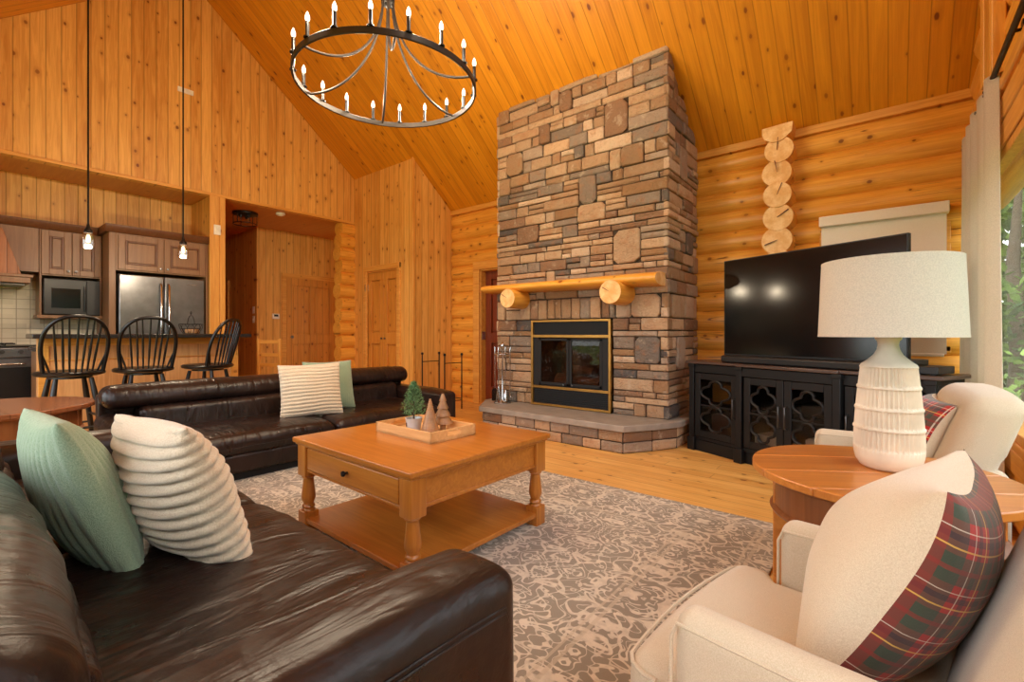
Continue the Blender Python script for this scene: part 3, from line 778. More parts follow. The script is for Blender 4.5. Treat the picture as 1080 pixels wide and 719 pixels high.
# ------------------------------------------------------------------ stone fireplace
CX0, CX1, CY = -3.63, -1.58, 4.22
FX0, FX1, FZ1 = -3.115, -2.125, 1.195
PAL = [srgb(182, 152, 120), srgb(158, 126, 94), srgb(138, 106, 80), srgb(196, 170, 142), srgb(134, 118, 102), srgb(108, 98, 88), srgb(172, 140, 108), srgb(158, 138, 118), srgb(84, 78, 74), srgb(188, 156, 122), srgb(148, 114, 80)]
PW = [8, 7, 5, 6, 4, 3, 8, 5, 1.3, 7, 5]
srn = random.Random(42)
def stone(mb, P, u0, u1, z0, z1, color=None, cham=0.0, depth=None):
    """P(u, z, d) -> point; d = distance out of the face"""
    g = 0.0035
    u0 += g; u1 -= g; z0 += g; z1 -= g
    if u1 - u0 < 0.012 or z1 - z0 < 0.012: return
    wd, ht = u1 - u0, z1 - z0
    c = min(wd, ht) * (0.05 + srn.random() * 0.07)
    cs = [cham * srn.uniform(0.2, 1.0) * min(wd, ht) + c * 0.5 for _ in range(4)]
    pts = [(u0 + cs[0], z0), (u1 - cs[1], z0), (u1, z0 + cs[1] * srn.uniform(.6, 1.2)), (u1, z1 - cs[2] * srn.uniform(.6, 1.2)), (u1 - cs[2], z1), (u0 + cs[3], z1), (u0, z1 - cs[3] * srn.uniform(.6, 1.2)), (u0, z0 + cs[0] * srn.uniform(.6, 1.2))]
    j = min(0.006, 0.06 * min(wd, ht))
    pts = [(max(u0, min(u1, a + srn.uniform(-j, j))), max(z0, min(z1, b + srn.uniform(-j, j)))) for a, b in pts]
    D = depth if depth is not None else srn.uniform(0.022, 0.045)
    um, zm = (u0 + u1) / 2, (z0 + z1) / 2
    def ins(k, mrg): return [(a + (um - a) * min(0.8, mrg / max(0.01, wd / 2)), b + (zm - b) * min(0.8, mrg / max(0.01, ht / 2))) for a, b in pts]
    ringsd = [(pts, -0.01), (pts, D - 0.010), (ins(0, 0.006), D - 0.003), (ins(0, 0.016), D)]
    vs = []
    for q, d in ringsd:
        for (a, b) in q: vs.append(P(a, b, d + (srn.uniform(-0.003, 0.003) if d >= D - 0.004 else 0)))
    vs.append(P(um + srn.uniform(-.2, .2) * wd, zm + srn.uniform(-.2, .2) * ht, D + srn.uniform(-0.003, 0.006)))
    fs = []
    for k in range(3):
        for i in range(8):
            i2 = (i + 1) % 8; fs.append((k * 8 + i, k * 8 + i2, (k + 1) * 8 + i2, (k + 1) * 8 + i))
    for i in range(8): fs.append((24 + i, 24 + (i + 1) % 8, 32))
    if color is None:
        color = srn.choices(PAL, PW)[0]
    k = srn.uniform(0.94, 1.24)
    mb.colr = tuple(min(1, q * k) for q in color)
    mb.add(vs, fs); mb.colr = None
def rows_between(a, b):
    hs = []; z = a
    while z < b - 0.04:
        h = srn.choice((0.06, 0.07, 0.085, 0.10, 0.115, 0.13)); hs.append(h); z += h
    k = (b - a) / sum(hs); z = a; out_ = [a]
    for h in hs: z += h * k; out_.append(z)
    return out_
def lay(mb, P, rows, ua, ub, block, bigs=(), skip=None, soldier=None):
    nrow = len(rows) - 1; blk = [[] for _ in range(nrow)]
    for i in range(nrow):
        for (a, b, z0, z1) in block:
            if rows[i] < z1 - 0.01 and rows[i + 1] > z0 + 0.01: blk[i].append((a, b))
    for (uc, zc_, w_, h_, colr) in bigs:
        i0 = min(range(nrow), key=lambda i: abs(rows[i] - (zc_ - h_ / 2))); i1 = min(range(1, nrow + 1), key=lambda i: abs(rows[i] - (zc_ + h_ / 2)))
        if i1 <= i0: i1 = i0 + 1
        for i in range(i0, i1): blk[i].append((uc - w_ / 2, uc + w_ / 2))
        stone(mb, P, uc - w_ / 2, uc + w_ / 2, rows[i0], rows[i1], colr, 0.20, 0.042)
    for i in range(nrow):
        for (a, b) in cut((ua, ub), blk[i]):
            u = a
            while u < b - 0.001:
                h = rows[i + 1] - rows[i]
                w_ = srn.choice((0.13, 0.19, 0.25, 0.31, 0.38, 0.46)) * (1.0 if h < 0.1 else 0.9)
                if b - (u + w_) < 0.07: w_ = b - u
                dbl = i + 1 < nrow and w_ < 0.2 and srn.random() < 0.16 and not any(p < u + w_ and q > u for p, q in blk[i + 1]) and rows[i + 2] - rows[i] < 0.26
                zt = rows[i + 2] if dbl else rows[i + 1]
                if dbl: blk[i + 1].append((u, u + w_))
                if not (skip and skip(u + w_ / 2, rows[i])):
                    if not dbl and h > 0.095 and srn.random() < 0.22:
                        zm = rows[i] + h * srn.uniform(0.42, 0.58)
                        stone(mb, P, u, u + w_, rows[i], zm); stone(mb, P, u, u + w_, zm, zt)
                    else: stone(mb, P, u, u + w_, rows[i], zt, None, 0.05 if not dbl else 0.12)
                u += w_
fp = thing('stone_fireplace', 'tall stone chimney and raised hearth against the log wall', 'fireplace', (0, 0, 0))
rows = rows_between(0.25, FZ1) + rows_between(1.42, 3.72)
rows = sorted(set(rows))
def px_u(px, py, y=CY):
    t = (px - 540) / 490.0; s_ = y / (0.7771 + 0.6293 * t)
    return (-0.6293 + 0.7771 * t) * s_, 1.05 + (351 - py) * s_ / 490.0, s_
bigs = []
for (px, py, w_, h_, c_) in [(650, 126, 24, 42, 2), (620, 206, 19, 30, 4), (543, 173, 20, 26, 1), (667, 163, 24, 22, 1), (597, 104, 14, 24, 2), (557, 248, 26, 18, 2), (624, 227, 30, 16, 6), (661, 258, 28, 28, 0), (575, 140, 12, 22, 2), (690, 330, 30, 18, 0), (694, 372, 26, 22, 5)]:
    u, z, s_ = px_u(px, py); w2 = w_ * s_ / 490 / 0.9
    if u + w2 / 2 > CX1 - 0.05: u = CX1 - 0.06 - w2 / 2
    bigs.append((u, z, w2, h_ * s_ / 490, PAL[c_]))
bigs = [b for b in bigs if not (b[0] - b[2] / 2 < FX1 + 0.02 and b[1] - b[3] / 2 < 1.45)]
face = MB()
PF = lambda u, z, d: (u, CY - d + 0.02, z)
lay(face, PF, rows, CX0, CX1 + 0.015, [(FX0, FX1, 0.2, FZ1), (FX0 - 0.03, FX1 + 0.03, FZ1, 1.42)], bigs)
u = FX0 - 0.03
while u < FX1 + 0.02:
    w_ = srn.uniform(0.085, 0.14)
    if FX1 + 0.03 - u - w_ < 0.06: w_ = FX1 + 0.03 - u
    stone(face, PF, u, u + w_, FZ1, 1.42 + srn.uniform(-0.005, 0.0), PAL[srn.choice((1, 2, 6, 10, 4))], 0.05); u += w_
PS = lambda u, z, d: (CX1 - 0.02 + d, u, z)
lay(face, PS, rows, CY - 0.015, 5.06, [], [(4.62, 2.75, 0.22, 0.3, PAL[7]), (4.8, 1.95, 0.2, 0.26, PAL[5]), (4.55, 0.85, 0.22, 0.34, PAL[7])], skip=lambda u, z: z > zr(u) + 0.02)
PL_ = lambda u, z, d: (CX0 + 0.02 - d, u, z)
lay(face, PL_, rows, CY - 0.015, 5.06, [], [], skip=lambda u, z: z > zr(u) + 0.02)
face.build('stone_facing', 'stone', fp, attr='stone')
core = MB()
core.prism([(CY + 0.015, FZ1 + 0.0), (5.06, FZ1), (5.06, zr(5.06) + 0.02), (CY + 0.015, zr(CY + 0.015) + 0.02)], 0, CX0 + 0.03, CX1 - 0.03)
core.box(CX0 + 0.03, FX0, CY + 0.015, 5.06, 0.0, FZ1); core.box(FX1, CX1 - 0.03, CY + 0.015, 5.06, 0.0, FZ1); core.box(FX0, FX1, 4.85, 5.06, 0.0, FZ1)
core.build('mortar_core', 'mortar', fp)
# hearth
HP = [(-3.74, 5.04), (-3.72, 4.15), (-3.45, 3.76), (-1.79, 3.74), (-1.63, 3.99), (-1.50, 4.24), (-1.50, 5.04)]
def off(poly, d):
    out_ = []
    cx = sum(p[0] for p in poly) / len(poly); cy = sum(p[1] for p in poly) / len(poly)
    n = len(poly)
    for i in range(n):
        p0, p1, p2 = Vector(poly[i - 1]), Vector(poly[i]), Vector(poly[(i + 1) % n])
        e1 = (p1 - p0).normalized(); e2 = (p2 - p1).normalized(); n1 = Vector((e1.y, -e1.x)); n2 = Vector((e2.y, -e2.x))
        if n1.dot(p1 - Vector((cx, cy))) < 0: n1 = -n1; n2 = -n2
        b = (n1 + n2).normalized(); out_.append(tuple(p1 + b * d / max(0.3, b.dot(n1))))
    return out_
hb = MB(); hb.prism(HP, 2, 0.0, 0.19)
hb.build('hearth_core', 'mortar', fp)
hf = MB()
for i in range(len(HP) - 1):
    a, b = Vector(HP[i]), Vector(HP[i + 1]); L = (b - a).length; e = (b - a) / L; nn = Vector((-e.y, e.x))
    if nn.dot(a - Vector((-2.6, 4.5))) < 0: nn = -nn
    PH = (lambda a, e, nn: lambda u, z, d: (a.x + e.x * u + nn.x * (d - 0.018), a.y + e.y * u + nn.y * (d - 0.018), z))(a, e, nn)
    if i < len(HP) - 1:
        for (z0, z1) in ((0.0, 0.095), (0.095, 0.19)):
            u = 0
            while u < L - 0.001:
                w_ = srn.uniform(0.16, 0.34) if L > 0.5 else L
                if L - u - w_ < 0.1: w_ = L - u
                stone(hf, PH, u, u + w_, z0, z1, PAL[srn.choice((0, 3, 6, 9, 7, 4, 2))], 0.1, 0.03); u += w_
hf.build('hearth_facing', 'stone', fp, attr='stone')
top = off(HP, 0.045); top[0] = (top[0][0], 5.04); top[-1] = (top[-1][0], 5.04)
sl = MB(); sl.prism(top, 2, 0.192, 0.25)
sl.build('hearth_slab', 'slab', fp, bevel=0.008)

fi = thing('fireplace_insert', 'black metal fireplace insert with brass trim and glass doors', 'fireplace insert', (0, 0, 0))
YF = CY - 0.03
b = MB(); x0, x1 = FX0 + 0.005, FX1 - 0.005
for (z0, z1) in ((0.255, 0.278), (0.445, 0.472), (1.000, 1.030), (1.168, 1.190)): b.box(x0, x1, YF - 0.012, YF + 0.02, z0, z1)
b.box(x0, x0 + 0.026, YF - 0.015, YF + 0.02, 0.255, 1.19); b.box(x1 - 0.026, x1, YF - 0.015, YF + 0.02, 0.255, 1.19)
b.build('brass_trim', 'brass', fi, bevel=0.003)
for (z0, z1, nm) in ((1.03, 1.168, 'upper_grille'), (0.278, 0.445, 'lower_grille')):
    g = MB(); g.box(x0 + 0.026, x1 - 0.026, YF + 0.012, YF + 0.03, z0, z1)
    z = z0 + 0.018
    while z < z1 - 0.01:
        g.box(x0 + 0.03, x1 - 0.03, YF + 0.002, YF + 0.013, z, z + 0.006); z += 0.02
    g.build(nm, 'dark_metal', fi)
g = MB()
g.box(x0 + 0.02, x1 - 0.02, YF + 0.03, YF + 0.04, 0.278, 0.5); 
g.box(x0 + 0.026, x0 + 0.10, YF + 0.004, YF + 0.03, 0.472, 1.0); g.box(x1 - 0.10, x1 - 0.026, YF + 0.004, YF + 0.03, 0.472, 1.0)
g.build('surround', 'dark_metal', fi)
xm = (x0 + x1) / 2
for (a, b_) in ((x0 + 0.10, xm - 0.003), (xm + 0.003, x1 - 0.10)):
    g = MB(); g.box(a, b_, YF - 0.002, YF + 0.016, 0.485, 0.515); g.box(a, b_, YF - 0.002, YF + 0.016, 0.965, 0.99)
    g.box(a, a + 0.03, YF - 0.002, YF + 0.016, 0.485, 0.99); g.box(b_ - 0.03, b_, YF - 0.002, YF + 0.016, 0.485, 0.99)
    do = g.build('glass_door', 'dark_metal', fi, bevel=0.003)
    MB().box(a + 0.028, b_ - 0.028, YF + 0.005, YF + 0.009, 0.512, 0.968).build('pane', 'smoked', do)
    hx = b_ - 0.05 if a < xm - 0.1 else a + 0.05
    MB().tube([(hx, YF - 0.002, 0.50), (hx, YF - 0.03, 0.50)], [0.006, 0.011], 10).build('door_knob', 'chrome', do, smooth=True)
g = MB()
g.box(x0 + 0.03, x1 - 0.03, YF + 0.03, 4.80, 0.42, 0.46); g.box(x0 + 0.03, x0 + 0.07, YF + 0.03, 4.80, 0.46, 1.05); g.box(x1 - 0.07, x1 - 0.03, YF + 0.03, 4.80, 0.46, 1.05)
g.box(x0 + 0.03, x1 - 0.03, 4.70, 4.80, 0.46, 1.05); g.box(x0 + 0.03, x1 - 0.03, YF + 0.03, 4.80, 1.02, 1.08)
g.build('firebox', 'soot', fi)
for (a, b_, z, y) in ((-2.95, -2.35, 0.54, 4.45), (-2.88, -2.30, 0.52, 4.32), (-2.80, -2.42, 0.63, 4.42)):
    MB().tube([(a, y + 0.03, z), ((a + b_) / 2, y, z + 0.015), (b_, y - 0.04, z)], [0.05, 0.058, 0.048], 12).build('charred_log', 'fire_log', fi, smooth=True)

mt = thing('mantel', 'peeled log mantel shelf on two log brackets', 'mantel', (0, 0, 0))
# half-round shelf log, flat on top, thicker at its right end
nst = 22; vs = []; prof_n = 14
mb = MB()
for i in range(nst + 1):
    f_ = i / nst; x = -3.70 + f_ * 2.11; hgt = 0.088 + 0.034 * f_; dep = 0.115 + 0.02 * f_; wob = mnoise.noise(Vector((x * 1.7, 0, 0))) * 0.006
    ztop = 1.603 + wob * 0.5
    vs.append([(x, 4.215, ztop)] + [(x, 4.10 - math.cos(a) * dep + wob, ztop - hgt * 0.5 - math.sin(a) * hgt * 0.5) for a in [-PI / 2 + PI * j / prof_n for j in range(prof_n + 1)]] + [(x, 4.215, ztop - hgt)])
m_ = len(vs[0]); fl = [v for r_ in vs for v in r_]; fs = []
for i in range(nst):
    for j in range(m_):
        j2 = (j + 1) % m_; fs.append((i * m_ + j, i * m_ + j2, (i + 1) * m_ + j2, (i + 1) * m_ + j))
mb.add(fl, fs); mb.add(vs[0], [tuple(range(m_))]); mb.cur = 1; mb.add([(p[0] + 0.0005, p[1], p[2]) for p in vs[-1]], [tuple(range(m_))])
mb.build('shelf_log', ['log', 'cut_end'], mt, smooth=True)
for (x, r, y0) in ((-3.25, 0.107, 3.93), (-2.0, 0.114, 3.91)):
    m2 = MB(); m2.tube([(x, y0, 1.43), (x, y0 + 0.012, 1.43), (x, 4.1, 1.432), (x, 4.20, 1.432)], [r * 0.96, r, r * 1.03, r * 1.03], 28); 
    br = m2.build('bracket_log', 'log_y', mt, smooth=True)
    m3 = MB(); m3.tube([(x, y0 + 0.001, 1.43), (x, y0 - 0.002, 1.43)], r * 0.95, 28); m3.build('sawn_end', 'cut_end', br)
    m3 = MB(); a = 2.6; m3.prism([(x, 1.43), (x + 0.09 * math.cos(a - .05), 1.43 + 0.09 * math.sin(a - .05)), (x + 0.09 * math.cos(a + .05), 1.43 + 0.09 * math.sin(a + .05))], 1, y0 - 0.004, y0); m3.build('drying_crack', 'door_red', br)

# fireplace tools on the hearth
ft = thing('fireplace_tools', 'silver fireplace tool set standing on the left of the hearth', 'fireplace tools', (-3.42, 4.05, 0.25))
mb = MB(); mb.lathe([(0.10, 0), (0.10, 0.012), (0.02, 0.03), (0.01, 0.05), (0.009, 0.62), (0.02, 0.64), (0.022, 0.66), (0.01, 0.69), (0, 0.70)], 20); mb.build('stand', 'chrome', ft, smooth=True)
mb = MB(); mb.tube([(0.08 * math.cos(a), 0.08 * math.sin(a), 0.56) for a in [2 * PI * i / 20 for i in range(20)]], 0.006, 8, closed=True); mb.tube([(-0.08, 0, 0.56), (0.08, 0, 0.56)], 0.005, 8); mb.build('tool_ring', 'chrome', ft, smooth=True)
for k, (a, nm) in enumerate(((0.3, 'poker'), (1.9, 'brush'), (3.4, 'shovel'), (4.9, 'tongs'))):
    x, y = 0.095 * math.cos(a), 0.095 * math.sin(a); mb = MB()
    mb.tube([(x, y, 0.12), (x, y, 0.55), (x, y, 0.60), (x * 1.02, y, 0.64)], [0.005, 0.005, 0.009, 0.006], 8)
    if nm == 'shovel': mb.prism([(x - 0.045, 0.02), (x + 0.045, 0.02), (x + 0.04, 0.14), (x + 0.02, 0.17), (x - 0.02, 0.17), (x - 0.04, 0.14)], 1, y - 0.006, y + 0.004)
    elif nm == 'brush': mb.lathe([(0.035, 0.02), (0.03, 0.1), (0.012, 0.14)], 12, (x, y, 0))
    elif nm == 'tongs': mb.tube([(x - 0.03, y, 0.04), (x - 0.02, y, 0.12), (x, y, 0.2)], 0.005, 8); mb.tube([(x + 0.03, y, 0.04), (x + 0.02, y, 0.12), (x, y, 0.2)], 0.005, 8)
    else: mb.tube([(x, y, 0.13), (x, y, 0.04)], [0.005, 0.002], 8); mb.tube([(x, y, 0.09), (x + 0.03, y, 0.06)], 0.004, 8)
    mb.build(nm, 'chrome', ft, smooth=True)

# firewood rack
rk = thing('firewood_rack', 'black iron firewood rack with ball finials beside the far sofa', 'firewood rack', (-4.89, 4.465, 0), R(-7))
for sx_ in (-0.27, 0.27):
    e = MB()
    for sy in (-0.145, 0.145):
        e.tube([(sx_, sy, 0.0), (sx_, sy, 0.74)], 0.009, 8); e.lathe([(0, 0), (0.014, 0.004), (0.020, 0.02), (0.014, 0.036), (0, 0.04)], 12, (sx_, sy, 0.735))
    e.tube([(sx_, -0.145, 0.64), (sx_, 0.145, 0.64)], 0.006, 8); e.tube([(sx_, -0.145, 0.12), (sx_, 0.145, 0.12)], 0.006, 8)
    e.build('end_frame', 'iron', rk, smooth=True)
e = MB()
for sy in (-0.145, 0.145): e.tube([(-0.27, sy, 0.14), (0.27, sy, 0.14)], 0.007, 8)
e.build('bottom_rails', 'iron', rk, smooth=True)

# small fixtures on walls and ceilings
sp = thing('light_switch', 'white switch plate on the post between kitchen and hall', 'light switch', (XW + 0.014, 2.30, 2.40))
MB().box(0, 0.008, -0.04, 0.04, -0.065, 0.065).build('plate', 'white', sp, bevel=0.003); MB().box(0.008, 0.014, -0.012, 0.012, -0.025, 0.025).build('toggle', 'white', sp)
for k, z in enumerate((1.44, 1.28)):
    s2 = thing('light_switch', 'upper of two switch plates on the dark hall wall' if k == 0 else 'lower of two switch plates on the dark hall wall', 'light switch', (-8.42, 3.389, z))
    MB().box(-0.04, 0.04, -0.008, 0, -0.06, 0.06).build('plate', 'white', s2, bevel=0.003); MB().box(-0.012, 0.012, -0.014, -0.008, -0.02, 0.02).build('toggle', 'white', s2)
th = thing('thermostat', 'white thermostat beside the hall door', 'thermostat', (-8.30, 3.70, 1.34))
MB().box(0, 0.025, -0.06, 0.06, -0.045, 0.045).build('body', 'white', th, bevel=0.006); MB().box(0.025, 0.027, -0.035, 0.035, -0.005, 0.03).build('display', 'plastic', th)
ws = thing('wall_sensor', 'small white plate high on the boarded gable wall', 'sensor', (XW, 1.95, 4.08))
MB().box(0, 0.02, -0.085, 0.085, -0.03, 0.03).build('body', 'white', ws, bevel=0.005)
sd = thing('smoke_detector', 'round white smoke detector on the hall ceiling', 'smoke detector', (-7.06, 3.22, ZH))
MB().lathe([(0.062, 0), (0.066, -0.02), (0.05, -0.035), (0.0, -0.038)], 24).build('body', 'white', sd, smooth=True)
MB().lathe([(0.028, -0.036), (0.026, -0.042), (0, -0.043)], 16).build('vent_cap', 'white', sd, smooth=True)
cl = thing('flush_mount_light', 'black open cage ceiling light in the hall', 'ceiling light', (-7.45, 2.88, ZH))
MB().lathe([(0.17, 0), (0.17, -0.03), (0.15, -0.035), (0, -0.035)], 28).build('canopy', 'black', cl, smooth=True)
mb = MB(); mb.tube([(0.155 * math.cos(2 * PI * i / 28), 0.155 * math.sin(2 * PI * i / 28), -0.17) for i in range(28)], 0.008, 8, closed=True)
for i in range(6):
    a = 2 * PI * i / 6; mb.tube([(0.155 * math.cos(a), 0.155 * math.sin(a), -0.03), (0.155 * math.cos(a), 0.155 * math.sin(a), -0.17)], 0.006, 6)
mb.build('cage', 'black', cl, smooth=True)
for a in (0.4, 2.5, 4.6):
    bx_, by_ = 0.06 * math.cos(a), 0.06 * math.sin(a); k_ = MB().lathe([(0.018, -0.035), (0.018, -0.075)], 12, (bx_, by_, 0)).build('socket', 'black', cl, smooth=True)
    MB().lathe([(0.012, -0.075), (0.026, -0.105), (0.02, -0.13), (0, -0.14)], 12, (bx_, by_, 0)).build('bulb', 'clear', cl, smooth=True)
# ------------------------------------------------------------------ kitchen
KX = -7.586
def cab_door(parent, x, y0, y1, z0, z1, knob=None):
    d = MB(); fr_ = 0.062
    d.frame(0, x + 0.001, x + 0.02, y0, y1, z0, z1, fr_)
    d.box(x + 0.002, x + 0.008, y0 + 0.01, y1 - 0.01, z0 + 0.01, z1 - 0.01); d.box(x + 0.007, x + 0.018, y0 + fr_ + 0.025, y1 - fr_ - 0.025, z0 + fr_ + 0.025, z1 - fr_ - 0.025)
    o = d.build('door', 'cab', parent, bevel=0.004)
    g = MB(); a, b, c0, c1 = y0 + fr_, y1 - fr_, z0 + fr_, z1 - fr_
    g.frame(0, x + 0.006, x + 0.023, a, b, c0, c1, 0.022)
    g.build('panel_moulding', 'cab_glaze', o, bevel=0.004, label='dark glazed moulding around the panel')
    if knob: MB().lathe([(0.006, 0), (0.006, 0.012), (0.014, 0.02), (0.012, 0.028), (0, 0.03)], 12).xf(Matrix.Translation((x + 0.02, knob[0], knob[1])) @ Matrix.Rotation(R(90), 4, 'Y')).build('knob', 'steel', o, smooth=True)
    return o
def crown(parent, x, y0, y1, z, ret=True):
    mb = MB(); mb.prism([(KX, z), (x + 0.01, z), (x + 0.05, z + 0.05), (x + 0.06, z + 0.085), (KX, z + 0.085)], 1, y0, y1); return mb.build('crown_moulding', 'cab_glaze', parent, bevel=0.003, label='dark crown moulding')
# upper cabinet over microwave
uc = thing('wall_cabinet', 'double door wall cabinet above the microwave', 'cabinet', (0, 0, 0))
cx = -7.27
MB().box(KX, cx, 0.70, 1.225, 1.24, 2.21).build('carcass', 'cab', uc)
# open microwave niche: carve by building carcass around it
uc.children[0].data.clear_geometry()
cc = MB(); cc.box(KX, cx, 0.70, 1.225, 1.69, 2.20); cc.box(KX, cx, 0.70, 0.72, 1.24, 1.69); cc.box(KX, cx, 1.205, 1.225, 1.24, 1.69); cc.box(KX, cx + 0.03, 0.68, 1.2255, 1.215, 1.25)
bpy.data.objects.remove(uc.children[0]); cc.build('carcass', 'cab', uc, bevel=0.003)
cab_door(uc, cx, 0.715, 0.960, 1.705, 2.19, (0.93, 1.75)); cab_door(uc, cx, 0.966, 1.215, 1.705, 2.19, (0.995, 1.75)); crown(uc, cx, -0.62, 1.183, 2.20)
# hood cabinet
hc = thing('range_hood', 'wood slatted range hood with tapered side above the stove', 'range hood', (0, 0, 0))
MB().box(KX, cx, -0.62, 0.695, 1.72, 2.20).build('back_panel', 'cab', hc)
mb = MB(); mb.prism([(-0.05, 2.14), (0.42, 2.14), (0.56, 1.66), (-0.20, 1.66)], 0, cx, cx + 0.12); mb.build('slatted_front', 'hood', hc, bevel=0.003, label='slatted tapered wood front')
mb = MB(); mb.box(KX, cx + 0.16, -0.22, 0.62, 1.58, 1.66); mb.box(KX, cx + 0.18, -0.24, 0.64, 1.64, 1.67); mb.build('hood_rim', 'cab', hc, bevel=0.004)
MB().box(KX + 0.02, cx + 0.10, -0.18, 0.58, 1.56, 1.585).build('extractor', 'steel_dark', hc)
# microwave
mw = thing('microwave', 'black microwave in the niche below the wall cabinet', 'microwave', (0, 0, 0))
MB().box(-7.56, cx + 0.04, 0.725, 1.20, 1.2502, 1.66).build('body', 'plastic', mw, bevel=0.006)
MB().box(cx + 0.04, cx + 0.055, 0.73, 1.08, 1.26, 1.65).build('door', 'black', mw, bevel=0.004)
MB().box(cx + 0.055, cx + 0.058, 0.79, 1.03, 1.33, 1.55).build('window', 'tv_screen', mw)
MB().box(cx + 0.04, cx + 0.05, 1.085, 1.195, 1.26, 1.65).build('control_panel', 'plastic', mw)
MB().tube([(cx + 0.075, 1.065, 1.30), (cx + 0.085, 1.065, 1.44), (cx + 0.075, 1.065, 1.58)], 0.008, 8).build('handle', 'black', mw, smooth=True)
# fridge surround
FXF = -6.93
fs_ = thing('fridge_cabinet', 'tall cabinet surround with two doors above the refrigerator', 'cabinet', (0, 0, 0))
mb = MB(); mb.box(KX, FXF, 1.228, 1.29, 0, 2.21); mb.box(KX, FXF, 2.20, 2.232, 0, 2.21); mb.box(KX, FXF, 1.29, 2.20, 1.775, 2.21); mb.build('carcass', 'cab', fs_, bevel=0.003)
cab_door(fs_, FXF, 1.31, 1.742, 1.79, 2.19, (1.71, 1.83)); cab_door(fs_, FXF, 1.748, 2.185, 1.79, 2.19, (1.78, 1.83)); crown(fs_, FXF, 1.19, 2.232, 2.21)
fr = thing('refrigerator', 'stainless steel french door refrigerator', 'refrigerator', (0, 0, 0))
MB().box(-7.56, FXF - 0.03, 1.31, 2.18, 0.03, 1.735).build('body', 'steel_dark', fr)
for (a, b_, h) in ((1.312, 1.742, 1.705), (1.748, 2.178, 1.785)):
    d = MB().box(FXF - 0.03, FXF + 0.03, a, b_, 0.72, 1.735).build('door', 'steel', fr, bevel=0.012, bseg=3)
    hm = MB(); hm.tube([(FXF + 0.03, h, 0.85), (FXF + 0.075, h, 0.88), (FXF + 0.08, h, 1.15), (FXF + 0.075, h, 1.62), (FXF + 0.03, h, 1.65)], 0.012, 10); hm.build('handle', 'chrome', d, smooth=True)
d = MB().box(FXF - 0.03, FXF + 0.03, 1.312, 2.178, 0.06, 0.71).build('freezer_drawer', 'steel', fr, bevel=0.012, bseg=3)
MB().tube([(FXF + 0.03, 1.4, 0.64), (FXF + 0.075, 1.45, 0.64), (FXF + 0.075, 2.04, 0.64), (FXF + 0.03, 2.09, 0.64)], 0.012, 10).build('handle', 'chrome', d, smooth=True)
bd = MB(); 
for i, w_ in enumerate((0.012, 0.010, 0.012, 0.008, 0.012, 0.010, 0.010)): bd.box(FXF + 0.0302, FXF + 0.032, 1.985 + i * 0.0145, 1.985 + i * 0.0145 + 0.009, 1.655, 1.655 + w_)
bd.build('door_badge', 'chrome', fr)
# backsplash and counter
struct(MB().box(-7.60, -7.588, -1.1, 1.228, 0.90, 1.74).build('wall_backsplash', 'tile'))
oc = thing('tile_accent', 'small decorative square tile in the backsplash', 'tile', (KX + 0.012, 0.55, 1.22))
bpy.data.objects.remove(oc)
st = thing('stove', 'stainless steel range with black glass oven door', 'stove', (0, 0, 0))
SX = -6.93
mb = MB(); mb.box(-7.58, SX, -0.14, 0.62, 0.0, 0.905); mb.build('body', 'steel', st, bevel=0.004)
MB().box(-7.56, SX + 0.02, -0.14, 0.62, 0.906, 0.92).build('cooktop', 'black', st, bevel=0.003)
mb = MB()
for y in (0.05, 0.24, 0.43):
    for x in (-7.35, -7.12): mb.box(x - 0.1, x + 0.1, y - 0.005, y + 0.005, 0.92, 0.945); mb.box(x - 0.005, x + 0.005, y - 0.08, y + 0.08, 0.93, 0.945)
mb.build('grates', 'iron', st)
MB().box(SX, SX + 0.035, -0.14, 0.62, 0.80, 0.90).build('control_panel', 'steel', st, bevel=0.006)
for y in (-0.05, 0.08, 0.24, 0.40, 0.53): MB().tube([(SX + 0.035, y, 0.86), (SX + 0.065, y, 0.86)], 0.02, 14).build('knob', 'steel_dark', st, smooth=True)
d = MB().box(SX, SX + 0.03, -0.13, 0.61, 0.26, 0.785).build('oven_door', 'black', st, bevel=0.005)
MB().box(SX + 0.03, SX + 0.034, -0.13, 0.61, 0.70, 0.785).build('door_band', 'steel', d)
MB().tube([(SX + 0.03, -0.08, 0.735), (SX + 0.07, -0.06, 0.735), (SX + 0.07, 0.54, 0.735), (SX + 0.03, 0.56, 0.735)], 0.011, 10).build('handle', 'chrome', d, smooth=True)
MB().box(SX, SX + 0.03, -0.13, 0.61, 0.05, 0.245).build('drawer', 'steel', st, bevel=0.005)
bc = thing('base_cabinet', 'base cabinet between the stove and refrigerator', 'cabinet', (0, 0, 0))
MB().box(KX, -6.98, 0.63, 1.226, 0.0, 0.88).build('carcass', 'cab', bc); cab_door(bc, -6.98, 0.64, 0.925, 0.12, 0.86); cab_door(bc, -6.98, 0.93, 1.216, 0.12, 0.86)
MB().box(KX, -6.95, 0.625, 1.227, 0.88, 0.92).build('worktop', 'bar_top', bc, bevel=0.004)
bl = thing('base_cabinet', 'base cabinet on the far left side of the stove', 'cabinet', (0, 0, 0))
MB().box(KX, -6.98, -1.08, -0.15, 0.0, 0.88).build('carcass', 'cab', bl); cab_door(bl, -6.98, -1.06, -0.615, 0.12, 0.86); cab_door(bl, -6.98, -0.61, -0.16, 0.12, 0.86)
MB().box(KX, -6.95, -1.08, -0.145, 0.88, 0.92).build('worktop', 'bar_top', bl, bevel=0.004)
tr_ = thing('serving_bowl', 'white round bowl on the kitchen counter behind the bar', 'bowl', (-7.2, 0.93, 0.92))
MB().lathe([(0.08, 0), (0.14, 0.05), (0.17, 0.10), (0.16, 0.102), (0.13, 0.055), (0, 0.012)], 28).build('bowl', 'white', tr_, smooth=True)
MB().lathe([(0.07, 0.0), (0.075, 0.004)], 24).build('foot_ring', 'steel', tr_)

